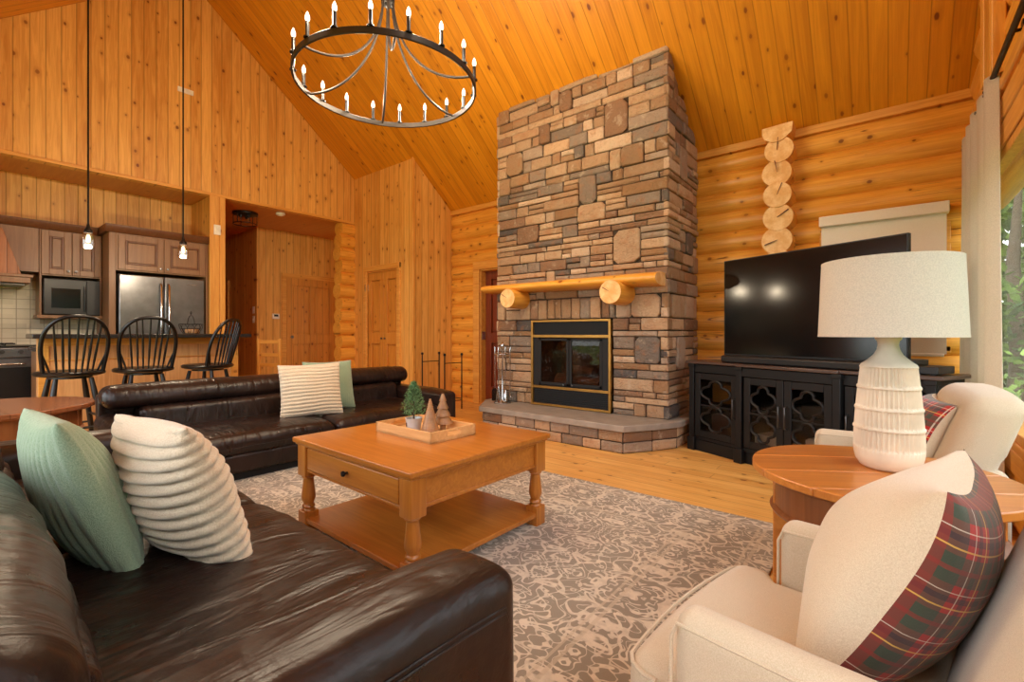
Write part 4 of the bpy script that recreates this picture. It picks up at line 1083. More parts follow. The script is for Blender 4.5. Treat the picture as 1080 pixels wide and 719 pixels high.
# breakfast bar
br_ = thing('breakfast_bar', 'pine panelled breakfast bar with dark top', 'breakfast bar', (0, 0, 0))
MB().box(-6.02, -5.90, 0.56, 2.20, 0.0, 1.0).build('bar_front', 'bar_panel', br_)
mb = MB(); mb.box(-5.90, -5.885, 0.56, 2.20, 0.0, 0.10); mb.box(-5.90, -5.885, 0.56, 2.20, 0.93, 1.0)
mb.box(-5.90, -5.885, 0.56, 0.63, 0.1, 0.93); mb.box(-5.90, -5.885, 2.12, 2.20, 0.1, 0.93); mb.box(-5.90, -5.885, 0.56, 2.20, 0.795, 0.805); mb.box(-5.9, -5.885, 1.9, 1.91, 0.3, 0.80)
mb.build('front_battens', 'trim_y', br_, bevel=0.003)
MB().box(-6.10, -5.62, 0.50, 2.24, 1.0, 1.04).build('bar_top', 'bar_top', br_, bevel=0.006)
MB().box(-6.60, -6.02, 0.58, 2.18, 0.0, 0.88).build('sink_cabinet', 'cab', br_)
MB().box(-6.62, -6.02, 0.56, 2.19, 0.88, 0.915).build('lower_worktop', 'bar_top', br_)
# wire basket with dried pumpkins
wb = thing('wire_basket', 'black scrollwork wire basket on the bar', 'basket', (-5.86, 1.72, 1.04))
mb = MB()
for z, r in ((0.0, 0.07), (0.05, 0.095), (0.10, 0.11)): mb.tube([(r * math.cos(2 * PI * i / 20), r * math.sin(2 * PI * i / 20), z + 0.004) for i in range(20)], 0.004, 6, closed=True)
for i in range(10):
    a = 2 * PI * i / 10; mb.tube([(0.07 * math.cos(a), 0.07 * math.sin(a), 0.004), (0.10 * math.cos(a), 0.10 * math.sin(a), 0.06), (0.11 * math.cos(a + .2), 0.11 * math.sin(a + .2), 0.10)], 0.003, 6)
mb.tube([(0.11 * math.cos(a), 0, 0.10 + 0.10 * math.sin(a)) for a in [PI * i / 12 for i in range(13)]], 0.004, 6)
mb.tube([(0.025 * math.cos(a) * (1 - a / 9), 0, 0.22 + 0.025 * math.sin(a) * (1 - a / 9)) for a in [2 * PI * i / 14 for i in range(16)]], 0.003, 6)
mb.build('wire_frame', 'iron', wb, smooth=True)
for i, (x, y) in enumerate(((0.035, 0.02), (-0.035, -0.01), (0.0, 0.045))):
    g = thing('gourd', ('small gourd at the right of the wire basket on the bar', 'small gourd at the left of the wire basket on the bar', 'small gourd at the back of the wire basket on the bar')[i], 'gourd', (-5.86 + x, 1.72 + y, 1.046), 0, 'gourds in the wire basket')
    MB().lathe([(0, 0.003), (0.028, 0.0), (0.036, 0.025), (0.028, 0.048), (0, 0.044)], 20, fn=lambda a, i_, r: r * (1 + 0.06 * math.cos(8 * a))).build('flesh', 'brass' if False else 'cone', g, smooth=True)
    MB().tube([(0, 0, 0.044), (0.004, 0, 0.062)], [0.005, 0.003], 6).build('stem', 'bark', g)

# wooden chair in the hall, only its back post and rails show past the bar end
wc = thing('wooden_chair', 'plain light wooden chair behind the end of the bar', 'chair', (-6.62, 2.72, 0), R(20))
for sx_ in (-0.19, 0.19):
    MB().box(sx_ - 0.018, sx_ + 0.018, 0.17, 0.206, 0, 0.97).build('back_post', 'trim', wc, bevel=0.004)
    MB().box(sx_ - 0.018, sx_ + 0.018, -0.206, -0.17, 0, 0.44).build('leg', 'trim', wc, bevel=0.004)
for z in (0.90, 0.72, 0.58): MB().box(-0.19, 0.19, 0.18, 0.198, z, z + 0.05).build('back_rail', 'trim_x', wc, bevel=0.003)
MB().box(-0.22, 0.22, -0.22, 0.17, 0.44, 0.47).build('seat', 'trim_x', wc, bevel=0.006)

# ------------------------------------------------------------------ bar stools
def stool():
    t = thing('windsor_bar_stool', '', 'bar stool', (0, 0, 0), 0, 'windsor stools at the bar')
    SZ = 0.69   # seat underside; front faces -x, hoop back at +x
    MB().lathe([(0.19, 0), (0.225, 0.012), (0.23, 0.03), (0.215, 0.042), (0.12, 0.036), (0, 0.03)], 36, (0, 0, SZ)).build('seat', 'black', t, smooth=True)
    def hp(a):   # hoop: a 0..pi, bowed out at mid height, leaning back
        y = 0.232 * math.cos(a) * (1.0 + 0.10 * math.sin(a) ** 0.5 if 0 < a < PI else 1.0); z = math.sin(a) ** 0.8 * 0.46 if 0 < a < PI else 0.0
        yy = math.cos(a); w_ = 0.185 + 0.055 * math.sin(min(a, PI - a) * 1.7) if min(a, PI - a) < 0.95 else 0.24
        y = w_ * (yy / abs(yy)) * abs(yy) ** 0.75 if abs(yy) > 1e-6 else 0.0
        return Vector((0.11 + 0.06 * (1 - yy * yy) + z * 0.22, y, SZ + 0.035 + z))
    pts = [hp(PI * i / 40) for i in range(41)]
    MB().tube(pts, 0.0155, 8).build('hoop', 'black', t, smooth=True)
    for k in range(9):
        f = (k - 4) / 4.0
        yb = f * 0.145; xb = 0.165 - 0.05 * f * f
        yt = f * 0.205
        up = [p for p in pts if p.z > SZ + 0.2] 
        tp = min(up, key=lambda p: abs(p.y - yt))
        b0 = Vector((xb, yb, SZ + 0.03)); md = (b0 + tp) / 2
        MB().tube([b0, b0.lerp(tp, 0.35), tp], [0.006, 0.0095, 0.006], 7).build('spindle', 'black', t, smooth=True)
    MB().lathe([(0.09, 0), (0.09, 0.02)], 20, (0, 0, SZ - 0.02)).build('swivel_plate', 'iron', t)
    legs = []
    for sx_ in (-1, 1):
        for sy in (-1, 1):
            a = Vector((0.11 * sx_, 0.11 * sy, SZ - 0.018)); b = Vector((0.21 * sx_, 0.205 * sy, 0.0))
            q = [a.lerp(b, f) for f in (0, 0.15, 0.28, 0.36, 0.42, 0.6, 0.85, 1)]
            MB().tube(q, [0.016, 0.020, 0.022, 0.013, 0.019, 0.021, 0.016, 0.013], 10).build('leg', 'black', t, smooth=True)
    MB().lathe([(0.14, 0), (0.14, 0.02), (0.1, 0.02)], 24, (0, 0, SZ - 0.0205)).build('seat_apron', 'black', t)
    L_ = lambda f, sx_, sy: Vector((0.11 * sx_, 0.11 * sy, SZ)).lerp(Vector((0.21 * sx_, 0.205 * sy, 0)), f)
    for (p, q, f) in (((-1, -1), (-1, 1), .62), ((1, -1), (1, 1), .62), ((-1, -1), (1, -1), .5), ((-1, 1), (1, 1), .5)):
        a, b = L_(f, *p), L_(f, *q); MB().tube([a, (a + b) / 2, b], [0.008, 0.012, 0.008], 8).build('stretcher', 'black', t, smooth=True)
    return t
s0 = stool(); s0.location = (-5.36, 0.70, 0); s0.rotation_euler = (0, 0, R(4)); s0['label'] = 'leftmost of the three black windsor stools at the bar'
s1 = copy_tree(s0); s1.location = (-5.36, 1.20, 0); s1.rotation_euler = (0, 0, R(-2)); s1['label'] = 'middle of the three black windsor stools at the bar'
s2 = copy_tree(s0); s2.location = (-5.42, 1.74, 0); s2.rotation_euler = (0, 0, R(38)); s2['label'] = 'black windsor stool swivelled sideways at the right end of the bar'

# ------------------------------------------------------------------ pendants and chandelier
for k, (x, y, zb) in enumerate(((-5.6, 0.85, 1.815), (-5.6, 1.575, 1.815))):
    p = thing('pendant_light', 'clear glass pendant over the left end of the bar' if k == 0 else 'clear glass pendant over the right end of the bar', 'pendant light', (x, y, zb), 0, 'glass pendants over the bar')
    zc_ = zr(y) - zb
    MB().tube([(0, 0, 0.2), (0, 0, zc_ - 0.02)], 0.0075, 8).build('cord', 'iron', p)
    MB().lathe([(0.05, zc_ - 0.06), (0.05, zc_ - 0.02)], 16).build('canopy', 'iron', p)
    MB().lathe([(0.03, 0.135), (0.032, 0.16), (0.016, 0.18), (0.01, 0.215)], 16).build('socket', 'iron', p, smooth=True)
    MB().lathe([(0.048, 0.0), (0.05, 0.06), (0.047, 0.115), (0.03, 0.138), (0.029, 0.136), (0.045, 0.113), (0.048, 0.06), (0.046, 0.0)], 24).build('glass_shade', 'clear', p, smooth=True)
    MB().lathe([(0.008, 0.12), (0.017, 0.09), (0.015, 0.055), (0, 0.04)], 14).build('bulb', 'filament', p, smooth=True)
    point_light('pendant_glow', (0, 0, 0.02), 26.0, WARM, 0.03, p)

ch = thing('chandelier', 'large round iron chandelier with eighteen candle bulbs', 'chandelier', (-2.68, 1.95, 2.755), R(8))
RC = 0.60
mb = MB(); n = 72
vs = []
for i in range(n):
    a = 2 * PI * i / n; c_, s_ = math.cos(a), math.sin(a)
    for (r, z) in ((RC - 0.007, -0.026), (RC + 0.007, -0.026), (RC + 0.007, 0.012), (RC - 0.007, 0.012)): vs.append((r * c_, r * s_, z))
fs = [(i * 4 + j, i * 4 + (j + 1) % 4, ((i + 1) % n) * 4 + (j + 1) % 4, ((i + 1) % n) * 4 + j) for i in range(n) for j in range(4)]
mb.add(vs, fs); mb.build('ring', 'chand', ch, smooth=True, bevel=0.002)
for k in range(18):
    a = 2 * PI * (k + 0.35) / 18; x, y = RC * math.cos(a), RC * math.sin(a)
    cnd = MB().lathe([(0.022, 0.0), (0.022, 0.006), (0.0115, 0.008), (0.0115, 0.094)], 12, (x, y, 0.012)).build('candle_socket', 'black', ch, smooth=True)
    MB().lathe([(0.008, 0.105), (0.0135, 0.122), (0.0125, 0.140), (0.005, 0.160), (0.0, 0.168)], 12, (x, y, 0.0)).build('flame_bulb', 'bulb', cnd, smooth=True)
for k in range(6):
    a = 2 * PI * (k + 0.333) / 6
    pts = []
    for i in range(17):
        th = PI / 2 * i / 16; r = 0.035 + (RC - 0.042) * (1 - math.cos(th)); z = 0.62 * (1 - math.sin(th)) - 0.02 * math.sin(2 * th)
        pts.append((r * math.cos(a), r * math.sin(a), z))
    MB().tube(pts, 0.0085, 8).build('arm', 'chand', ch, smooth=True)
MB().lathe([(0.02, 0.54), (0.045, 0.56), (0.05, 0.63), (0.03, 0.66), (0.018, 0.68), (0.01, 0.70)], 20).build('hub', 'iron', ch, smooth=True)
mb = MB(); zt = zr(1.95) - 2.755
mb.tube([(0, 0, 0.68), (0, 0, zt - 0.03)], 0.009, 8); mb.build('stem', 'iron', ch); MB().lathe([(0.07, zt - 0.07), (0.07, zt - 0.02), (0.02, zt - 0.015)], 20).build('canopy', 'iron', ch, smooth=True)
for k in range(6):
    a = 2 * PI * (k + 0.5) / 6; point_light('candle_glow', (RC * math.cos(a), RC * math.sin(a), 0.17), CHAND_W * 3, WARM, 0.03, ch)
# ------------------------------------------------------------------ rug
rg = MB().rbox(-RUG_W / 2, RUG_W / 2, -RUG_D / 2, RUG_D / 2, 0.0, 0.012, 0.005, 2, 2).build('area_rug', 'rug', None, (-0.40 - RUG_W / 2, 2.87 - RUG_D / 2, 0.0))
tag(rg, 'taupe and beige damask area rug under the coffee table', 'rug')
RUGZ = 0.012

# ------------------------------------------------------------------ leather sofas
def wrinkle(x, y, z, amp, sc_=1.0, seed=0.0):
    return amp * mnoise.noise(Vector((x * 9 * sc_, y * 3.5 * sc_ + seed, z * 6 * sc_)))
def sofa(name, label, loc, rz, L, D, zs, za, zb, AW=0.21, nseat=2, sf=0.0, sag=0.014, arms=(1, 1), bt=0.0):
    """local: x along the sofa, y to the front (0..D)"""
    t = thing(name, label, 'sofa', loc, rz, None)
    zf = 0.055
    a0 = AW if arms[0] else 0.0; a1 = AW if arms[1] else 0.0
    MB().rbox(a0, L - a1, 0.06, D - 0.02, zf, zs - 0.13, 0.03, 3, 4).build('base', 'leather', t, smooth=True)
    MB().box(0.05, L - 0.05, 0.06, D - 0.07, 0.0, zf + 0.01).build('plinth', 'dark_metal', t)
    for k, on in ((0, arms[0]), (1, arms[1])):
        if not on: continue
        x0, x1 = (0, AW) if k == 0 else (L - AW, L)
        def fa(x, y, z, nn, x0=x0, x1=x1):
            u = (x - (x0 + x1) / 2) / (AW / 2)
            z += 0.010 * (1 - u * u) * max(0, nn.z) + wrinkle(x, y, z, 0.004)
            z -= 0.022 * max(0, (y - D * 0.55) / (D * 0.45)) ** 2 * max(0, nn.z)
            return (x + wrinkle(y, z, x, 0.003), y, z)
        arm = MB().rbox(x0, x1, 0.02, D, zf, za, 0.055, 5, (6, 20, 8), fa).build('arm', 'leather', t, smooth=True)
        p = MB()   # twin welts along the outer top edge and down the front
        xo = x1 + 0.001 if k == 1 else x0 - 0.001; sg = 1 if k == 1 else -1
        for dz in (0.058, 0.070):
            p.tube([(xo - sg * 0.001, 0.10 + (D - 0.16) * i / 24, za - dz - 0.022 * max(0, ((0.10 + (D - 0.16) * i / 24) - D * 0.55) / (D * 0.45)) ** 2) for i in range(25)] + [(xo - sg * 0.004, D - 0.045, za - dz - 0.05), (xo - sg * 0.004, D - 0.04, za - 0.2), (xo - sg * 0.004, D - 0.04, zf + 0.03)], 0.0028, 6)
        p.build('welt', 'leather', arm, smooth=True)
    n = nseat; w_ = (L - a0 - a1) / n
    for i in range(n):
        x0, x1 = a0 + i * w_ + 0.004, a0 + (i + 1) * w_ - 0.004
        def fc(x, y, z, nn, x0=x0, x1=x1):
            u = (x - (x0 + x1) / 2) / ((x1 - x0) / 2); v = (y - 0.22) / (D - 0.22)
            up = max(0.0, nn.z)
            z += up * (0.020 * (1 - u ** 4) - sag * (1 - u * u) * (1 - (2 * v - 1) ** 2)) + up * wrinkle(x * 0.9, y * 0.25, 0, 0.012, 2.2)
            z -= up * 0.03 * max(0, (v - 0.75) / 0.25) ** 2
            y += wrinkle(x, z * 3, 0, 0.008) * (nn.y > 0.5)
            return (x, y, z)
        MB().rbox(x0, x1, 0.22 + bt, D - 0.005, zs - 0.15, zs, 0.06, 5, (22, 14, 3), fc).build('seat_cushion', 'leather', t, smooth=True)
    p = MB(); p.tube([(a0 + 0.02 + (L - a0 - a1 - 0.04) * i / 20, D - 0.004, zs - 0.085 + wrinkle(i * 0.2, 0, 0, 0.004)) for i in range(21)], 0.003, 6); p.build('front_welt', 'leather', t, smooth=True)
    nb = n
    wb_ = (L - 2 * 0.02) / nb
    zm = zs + (zb - zs) * 0.50
    for i in range(nb):
        x0, x1 = 0.02 + i * wb_ + 0.003, 0.02 + (i + 1) * wb_ - 0.003
        xa, xb = max(x0, a0 + 0.004), min(x1, L - a1 - 0.004)
        def fl(x, y, z, nn, c=(x0 + x1) / 2, h=(x1 - x0) / 2):
            u = (x - c) / h; y += 0.03 * (1 - u * u) * max(0, nn.y) + wrinkle(x, z, y, 0.010, 1.5) * max(0, nn.y); y -= (z - zs) * 0.18
            return (x, y, z)
        MB().rbox(xa, xb, 0.07, 0.30 + bt, zs - 0.05, zm + 0.015, 0.05, 5, (18, 4, 6), fl).build('lumbar_cushion', 'leather', t, smooth=True)
        def fh(x, y, z, nn, c=(x0 + x1) / 2, h=(x1 - x0) / 2):
            u = (x - c) / h; y += 0.03 * (1 - u * u) * max(0, nn.y) + wrinkle(x, z, y, 0.010, 1.3, 5) * max(0, nn.y); z += 0.006 * (1 - u * u) * max(0, nn.z) + wrinkle(x, y, 0, 0.004)
            y -= (z - zm) * 0.22
            return (x, y, z)
        MB().rbox(x0, x1, 0.03, 0.265 + bt, zm, zb, 0.075, 6, (18, 4, 6), fh).build('head_cushion', 'leather', t, smooth=True)
    MB().rbox(0.02, L - 0.02, -0.02, 0.10, zf, zb - 0.06, 0.03, 3, (6, 2, 6)).build('back_panel', 'leather', t, smooth=True)
    return t
NS_D = 0.98
near = sofa('leather_sofa', 'dark brown leather sofa in the foreground with green and cream ribbed pillows', (-3.04, -0.20, RUGZ), 0, 2.44, NS_D, 0.43, 0.56, 0.745, AW=0.215, nseat=2, bt=0.05)
far = sofa('leather_sofa', 'dark brown leather sofa in front of the bar stools', (-4.50, 3.42, RUGZ), R(-90), 2.72, 1.0, 0.325, 0.445, 0.655, AW=0.22, nseat=2, sag=0.006)

# ------------------------------------------------------------------ throw pillows
def pillow_mesh(w_, h_, t_, n=40, ridge=None, side=0, pinch=0.06, seed=0, curl=0.0):
    """local x across, y up the pillow, z thickness. side: 0 both, 1 front half, -1 back half"""
    mb = MB(); mb.cl = []
    sides = (1, -1) if side == 0 else (side,)
    for s_ in sides:
        vs = []
        for i in range(n + 1):
            for j in range(n + 1):
                u = -1 + 2 * i / n; v = -1 + 2 * j / n
                x = w_ / 2 * u * (1 - pinch * (1 - v * v)); y = h_ / 2 * v * (1 - pinch * (1 - u * u))
                e = max(0.0, (1 - u ** 2)) ** 0.42 * max(0.0, (1 - v ** 2)) ** 0.42
                e = e * (0.82 + 0.18 * (1 - u * u) * (1 - v * v))
                z = t_ / 2 * e * s_
                nz = mnoise.noise(Vector((x * 7, y * 7, s_ * 3.0 + seed))) * 0.012 * e
                z += nz * s_
                if ridge:
                    amp, per, ax_ = ridge; q = (y if ax_ == 'y' else x) / per + mnoise.noise(Vector((x * 5, y * 5, seed))) * 0.35
                    rd = abs(math.sin(PI * q)) ** 0.55
                    k = min(1.0, e * 2.0); z += s_ * amp * (rd - 0.5) * k
                    if abs(u) > 0.9 or abs(v) > 0.9:
                        o_ = amp * 0.5 * (rd - 0.5)
                        if abs(u) > abs(v): x += math.copysign(o_, u)
                        else: y += math.copysign(o_ * (ax_ == 'x'), v)
                z += curl * abs(u * v) ** 3
                vs.append((x, y, z)); mb.cl.append((u * w_ * 0.56, v * h_ * 0.56, 0.0))
        fs = [(i * (n + 1) + j, (i + 1) * (n + 1) + j, (i + 1) * (n + 1) + j + 1, i * (n + 1) + j + 1) for i in range(n) for j in range(n)]
        mb.add(vs, fs)
    return mb
def weld(o):
    bm = bmesh.new(); bm.from_mesh(o.data); bmesh.ops.remove_doubles(bm, verts=bm.verts, dist=0.0008); bmesh.ops.recalc_face_normals(bm, faces=bm.faces); bm.to_mesh(o.data); bm.free(); o.data.shade_smooth()
def orient(o, loc, ax, up):
    """local x -> ax, local y -> up (made square), z = x cross y"""
    X = Vector(ax).normalized(); Y = Vector(up); Y = (Y - X * Y.dot(X)).normalized(); Z = X.cross(Y)
    m = Matrix((X, Y, Z)).transposed().to_4x4(); m.translation = Vector(loc); o.matrix_world = m
def pillow(name, label, loc, ax, up, w_, h_, t_, mat, **k):
    o = pillow_mesh(w_, h_, t_, **k).build(name, mat, None, smooth=False); weld(o); orient(o, loc, ax, up); tag(o, label, 'pillow'); return o
# near sofa
pillow('throw_pillow', 'sage green knitted pillow leaning on the foreground sofa back', (-1.71, 0.245, 0.61), (1, 0.03, 0.02), (0.02, -0.36, 1), 0.46, 0.48, 0.17, 'green_knit', ridge=(0.010, 0.030, 'x'), n=110, seed=2)
pillow('ribbed_pillow', 'cream ribbed plush pillow leaning on the green pillow of the foreground sofa', (-1.55, 0.43, 0.60), (1, 0.10, 0.02), (0.05, -0.36, 1), 0.45, 0.46, 0.20, 'plush', ridge=(0.024, 0.031, 'y'), n=130, seed=5)
# far sofa
pillow('throw_pillow', 'sage green pillow half hidden behind the ribbed one on the far sofa', (-4.0, 2.27, 0.565), (0.10, 0.99, 0), (-0.22, 0, 1), 0.46, 0.46, 0.15, 'green_knit', ridge=(0.004, 0.022, 'x'), n=60, seed=8)
pillow('ribbed_pillow', 'cream ribbed plush pillow on the far sofa', (-3.86, 2.02, 0.56), (0.34, 0.94, 0.03), (-0.20, 0.05, 1), 0.50, 0.46, 0.16, 'plush', ridge=(0.014, 0.030, 'y'), n=90, seed=4)

# ------------------------------------------------------------------ coffee table
ct = thing('coffee_table', 'square honey wood coffee table with drawer and turned legs', 'coffee table', (-1.945, 1.645, RUGZ), R(-1.0))
HW, HD = 0.50, 0.475; TZ = 0.488
mb = MB(); mb.rbox(-HW, HW, -HD, HD, TZ - 0.026, TZ, 0.006, 3, 2); mb.rbox(-HW + 0.012, HW - 0.012, -HD + 0.012, HD - 0.012, TZ - 0.038, TZ - 0.024, 0.004, 2, 2); mb.build('tabletop', 'maple', ct, smooth=True)
LGX, LGY = HW - 0.06, HD - 0.06
for sx_ in (-1, 1):
    for sy in (-1, 1):
        x, y = sx_ * LGX, sy * LGY; lg = MB()
        lg.rbox(x - 0.04, x + 0.04, y - 0.04, y + 0.04, TZ - 0.20, TZ - 0.037, 0.005, 2, 1)
        lg.lathe([(0.030, TZ - 0.20), (0.034, TZ - 0.205), (0.034, TZ - 0.210), (0.027, TZ - 0.215), (0.026, TZ - 0.22), (0.028, TZ - 0.24), (0.032, TZ - 0.275), (0.036, TZ - 0.31), (0.035, TZ - 0.325), (0.027, TZ - 0.345), (0.025, TZ - 0.352), (0.031, TZ - 0.358), (0.033, TZ - 0.366), (0.026, TZ - 0.374), (0.034, TZ - 0.382), (0.034, TZ - 0.388)], 24, (x, y, 0))
        lg.rbox(x - 0.038, x + 0.038, y - 0.038, y + 0.038, 0.0, TZ - 0.386, 0.004, 2, 1)
        lg.build('leg', 'maple_z', ct, smooth=True)
ap = MB()
ap.box(-LGX + 0.038, LGX - 0.038, -LGY - 0.022, -LGY - 0.004, TZ - 0.175, TZ - 0.037); ap.box(-LGX + 0.038, LGX - 0.038, LGY + 0.004, LGY + 0.022, TZ - 0.175, TZ - 0.037)
ap.box(-LGX - 0.022, -LGX - 0.004, -LGY + 0.038, LGY - 0.038, TZ - 0.175, TZ - 0.037); ap.box(LGX + 0.004, LGX + 0.022, -LGY + 0.038, LGY - 0.038, TZ - 0.175, TZ - 0.037)
ap.box(LGX + 0.02, LGX + 0.028, -LGY + 0.038, LGY - 0.038, TZ - 0.172, TZ - 0.155); ap.box(LGX + 0.02, LGX + 0.028, -LGY + 0.038, LGY - 0.038, TZ - 0.055, TZ - 0.037)
ap.box(-LGX + 0.038, LGX - 0.038, -LGY - 0.028, -LGY - 0.02, TZ - 0.175, TZ - 0.162)
ap.build('apron', 'maple', ct, bevel=0.003)
dr = MB(); dr.rbox(-LGX + 0.052, LGX - 0.052, -LGY - 0.034, -LGY - 0.02, TZ - 0.158, TZ - 0.048, 0.006, 3, 2)
dro = dr.build('drawer', 'maple', ct, smooth=True)
MB().lathe([(0.007, 0), (0.006, 0.01), (0.014, 0.02), (0.012, 0.028), (0, 0.03)], 12).xf(Matrix.Translation((0.0, -LGY - 0.034, TZ - 0.10)) @ Matrix.Rotation(R(90), 4, 'X')).build('knob', 'iron', dro, smooth=True)
MB().rbox(-HW + 0.03, HW - 0.03, -HD + 0.03, HD - 0.03, 0.045, 0.072, 0.005, 2, 2).build('lower_shelf', 'maple', ct, smooth=True)

ZT = TZ + RUGZ
ty = thing('serving_tray', 'light wood serving tray on the coffee table', 'tray', (-1.985, 1.69, ZT + 0.0005), R(-1))
w2_, d2_, th_ = 0.235, 0.155, 0.010
MB().box(-w2_, w2_, -d2_, d2_, 0, 0.010).build('base', 'tray', ty)
mb = MB(); mb.box(-w2_, w2_, -d2_, -d2_ + th_, 0, 0.055); mb.build('long_side', 'tray', ty, bevel=0.002)
mb = MB(); mb.box(-w2_, w2_, d2_ - th_, d2_, 0, 0.055); mb.build('long_side', 'tray', ty, bevel=0.002)
for s_ in (-1, 1):
    a, b_ = (w2_ - th_, w2_) if s_ > 0 else (-w2_, -w2_ + th_); mb = MB()
    mb.box(a, b_, -d2_, -0.045, 0, 0.055); mb.box(a, b_, 0.045, d2_, 0, 0.055); mb.box(a, b_, -0.045, 0.045, 0, 0.022); mb.box(a, b_, -0.045, 0.045, 0.042, 0.055)
    mb.build('handle_side', 'tray', ty)
ZB = ZT + 0.011
pt = thing('mini_fir_plant', 'small artificial fir tree in a grey metal pot on the tray', 'plant', (-2.045, 1.66, ZB))
MB().lathe([(0.036, 0), (0.046, 0.068), (0.048, 0.07), (0.043, 0.07), (0.040, 0.055), (0, 0.055)], 24).build('pot', 'pot', pt, smooth=True)
mb = MB()
for i, w_ in enumerate((0.004, 0.009, 0.005, 0.009)):
    a = -0.95 + i * 0.22; mb.box(-w_ / 2, w_ / 2, 0, 0.0008, -0.012, 0.012).xf(Matrix.Rotation(a, 4, 'Z') @ Matrix.Translation((0, -0.0425, 0.036)), len(mb.v) - 8)
mb.build('stencil_mark', 'iron', pt)
mb = MB(); rr = random.Random(3)
for i in range(90):
    f = i / 90; z = 0.075 + 0.185 * f; rad = 0.074 * (1 - f) ** 0.7 + 0.008; a = i * 2.4
    L = Vector((math.cos(a), math.sin(a), 0.35 + 0.8 * f)).normalized(); b0 = Vector((0, 0, z)); tip = b0 + L * rad
    for j in range(38):
        g = rr.uniform(0.25, 1.0); p = b0.lerp(tip, g); d = (L * 0.7 + Vector((rr.gauss(0, 1), rr.gauss(0, 1), rr.gauss(0, 0.8)))).normalized(); q = p + d * rr.uniform(0.012, 0.02); sd_ = d.cross(Vector((0, 0, 1))).normalized() * 0.0024
        mb.add([p - sd_, p + sd_, q], [(0, 1, 2)])
mb.build('foliage', 'needle', pt)
MB().tube([(0, 0, 0.05), (0, 0, 0.16), (0, 0, 0.25)], [0.006, 0.004, 0.002], 8).build('trunk', 'bark', pt)
def wtree(label, loc, H, rb, nt_, tiers):
    t = thing('carved_tree', label, 'ornament', loc, 0, None); prof = []
    if tiers:
        prof = [(0.016, 0.0), (0.016, 0.035)]; k = 4
        for i in range(k):
            z0 = 0.035 + (H - 0.035) * i / k; z1 = 0.035 + (H - 0.035) * (i + 1) / k; r0 = rb * (1 - i / k * 0.85) ; r1 = rb * (1 - (i + 1) / k * 0.85) * 0.72
            prof += [(r0, z0), (r0, z0 + 0.003), (max(0.003, r1), z1 - 0.001)]
        prof.append((0, H))
    else:
        prof = [(rb, 0.0)]; k = nt_
        for i in range(k):
            z0 = H * i / k; z1 = H * (i + 1) / k; r0 = rb * (1 - i / k) + 0.003; prof += [(r0, z0 + 0.0005), (r0 * 1.02, z0 + (z1 - z0) * 0.5), (r0 * 0.93, z1 - 0.001)]
        prof.append((0, H))
    MB().lathe(prof, 28).build('body', 'cone', t, smooth=True); MB().lathe([(0.012, -0.0), (0.012, 0.006)], 12).build('base_plug', 'cone', t); return t
wtree('ribbed wooden cone tree ornament in front on the tray', (-1.915, 1.665, ZB), 0.185, 0.048, 15, False)
wtree('tiered wooden tree ornament standing behind the ribbed one on the tray', (-1.935, 1.775, ZB), 0.20, 0.056, 4, True)

# ------------------------------------------------------------------ corner round table behind the sofas
def round_table(name, label, loc, r, zt, plank, apron, rz=0, brk=(), breaks=0.0035):
    t = thing(name, label, 'side table', loc, rz)
    mb = MB(); ys = [-r] + list(brk) + [r]
    for i in range(len(ys) - 1):
        a0, a1 = ys[i] + (breaks / 2 if i else 0), ys[i + 1] - (breaks / 2 if i < len(ys) - 2 else 0); pts = []
        for k in range(25):
            y = a0 + (a1 - a0) * k / 24; pts.append((math.sqrt(max(0, r * r - y * y)), y))
        poly = pts + [(-x, y) for x, y in reversed(pts)]
        pp = []
        for p in poly:
            if not pp or (Vector(p) - Vector(pp[-1])).length > 1e-4: pp.append(p)
        if (Vector(pp[0]) - Vector(pp[-1])).length < 1e-4: pp.pop()
        mb.prism(pp, 2, zt - 0.026, zt)
    mb.build('tabletop', plank, t, bevel=0.004)
    MB().lathe([(r - 0.02, zt - 0.034), (r - 0.014, zt - 0.028), (r - 0.012, zt - 0.003), (0, zt - 0.003)], 64).build('top_core', apron, t, smooth=True)
    ra = r - 0.07
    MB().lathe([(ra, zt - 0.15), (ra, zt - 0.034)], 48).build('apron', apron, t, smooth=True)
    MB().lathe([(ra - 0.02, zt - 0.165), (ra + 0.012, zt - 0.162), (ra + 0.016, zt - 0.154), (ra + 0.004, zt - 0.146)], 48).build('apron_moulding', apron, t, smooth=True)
    for k in range(4):
        a = PI / 4 + k * PI / 2 + 0.35
        mb = MB(); mb.box(ra - 0.075, ra + 0.004, -0.045, 0.045, 0.0, zt - 0.03); mb.xf(Matrix.Rotation(a, 4, 'Z')); mb.build('leg', 'oak_plank' if apron == 'oak_dark' else apron, t, bevel=0.004)
    MB().lathe([(ra - 0.03, 0.14), (ra - 0.03, 0.165), (0, 0.165)], 48).build('lower_shelf', apron, t)
    return t
M['walnut_apron'] = wood('corner_table_apron', srgb(138, 76, 34), srgb(176, 108, 56), 0, 2, None, 0.0, 0.35)
round_table('corner_table', 'round brown plank table in the corner between the two sofas', (-4.00, 0.19, 0), 0.45, 0.625, 'walnut_plank', 'walnut_apron', 0.1)
lt = round_table('round_side_table', 'round wooden side table with plank top carrying the lamp', (-0.03, 1.93, 0), 0.36, 0.60, 'oak_plank', 'oak_dark', R(33), brk=(-0.2, -0.02, 0.17))

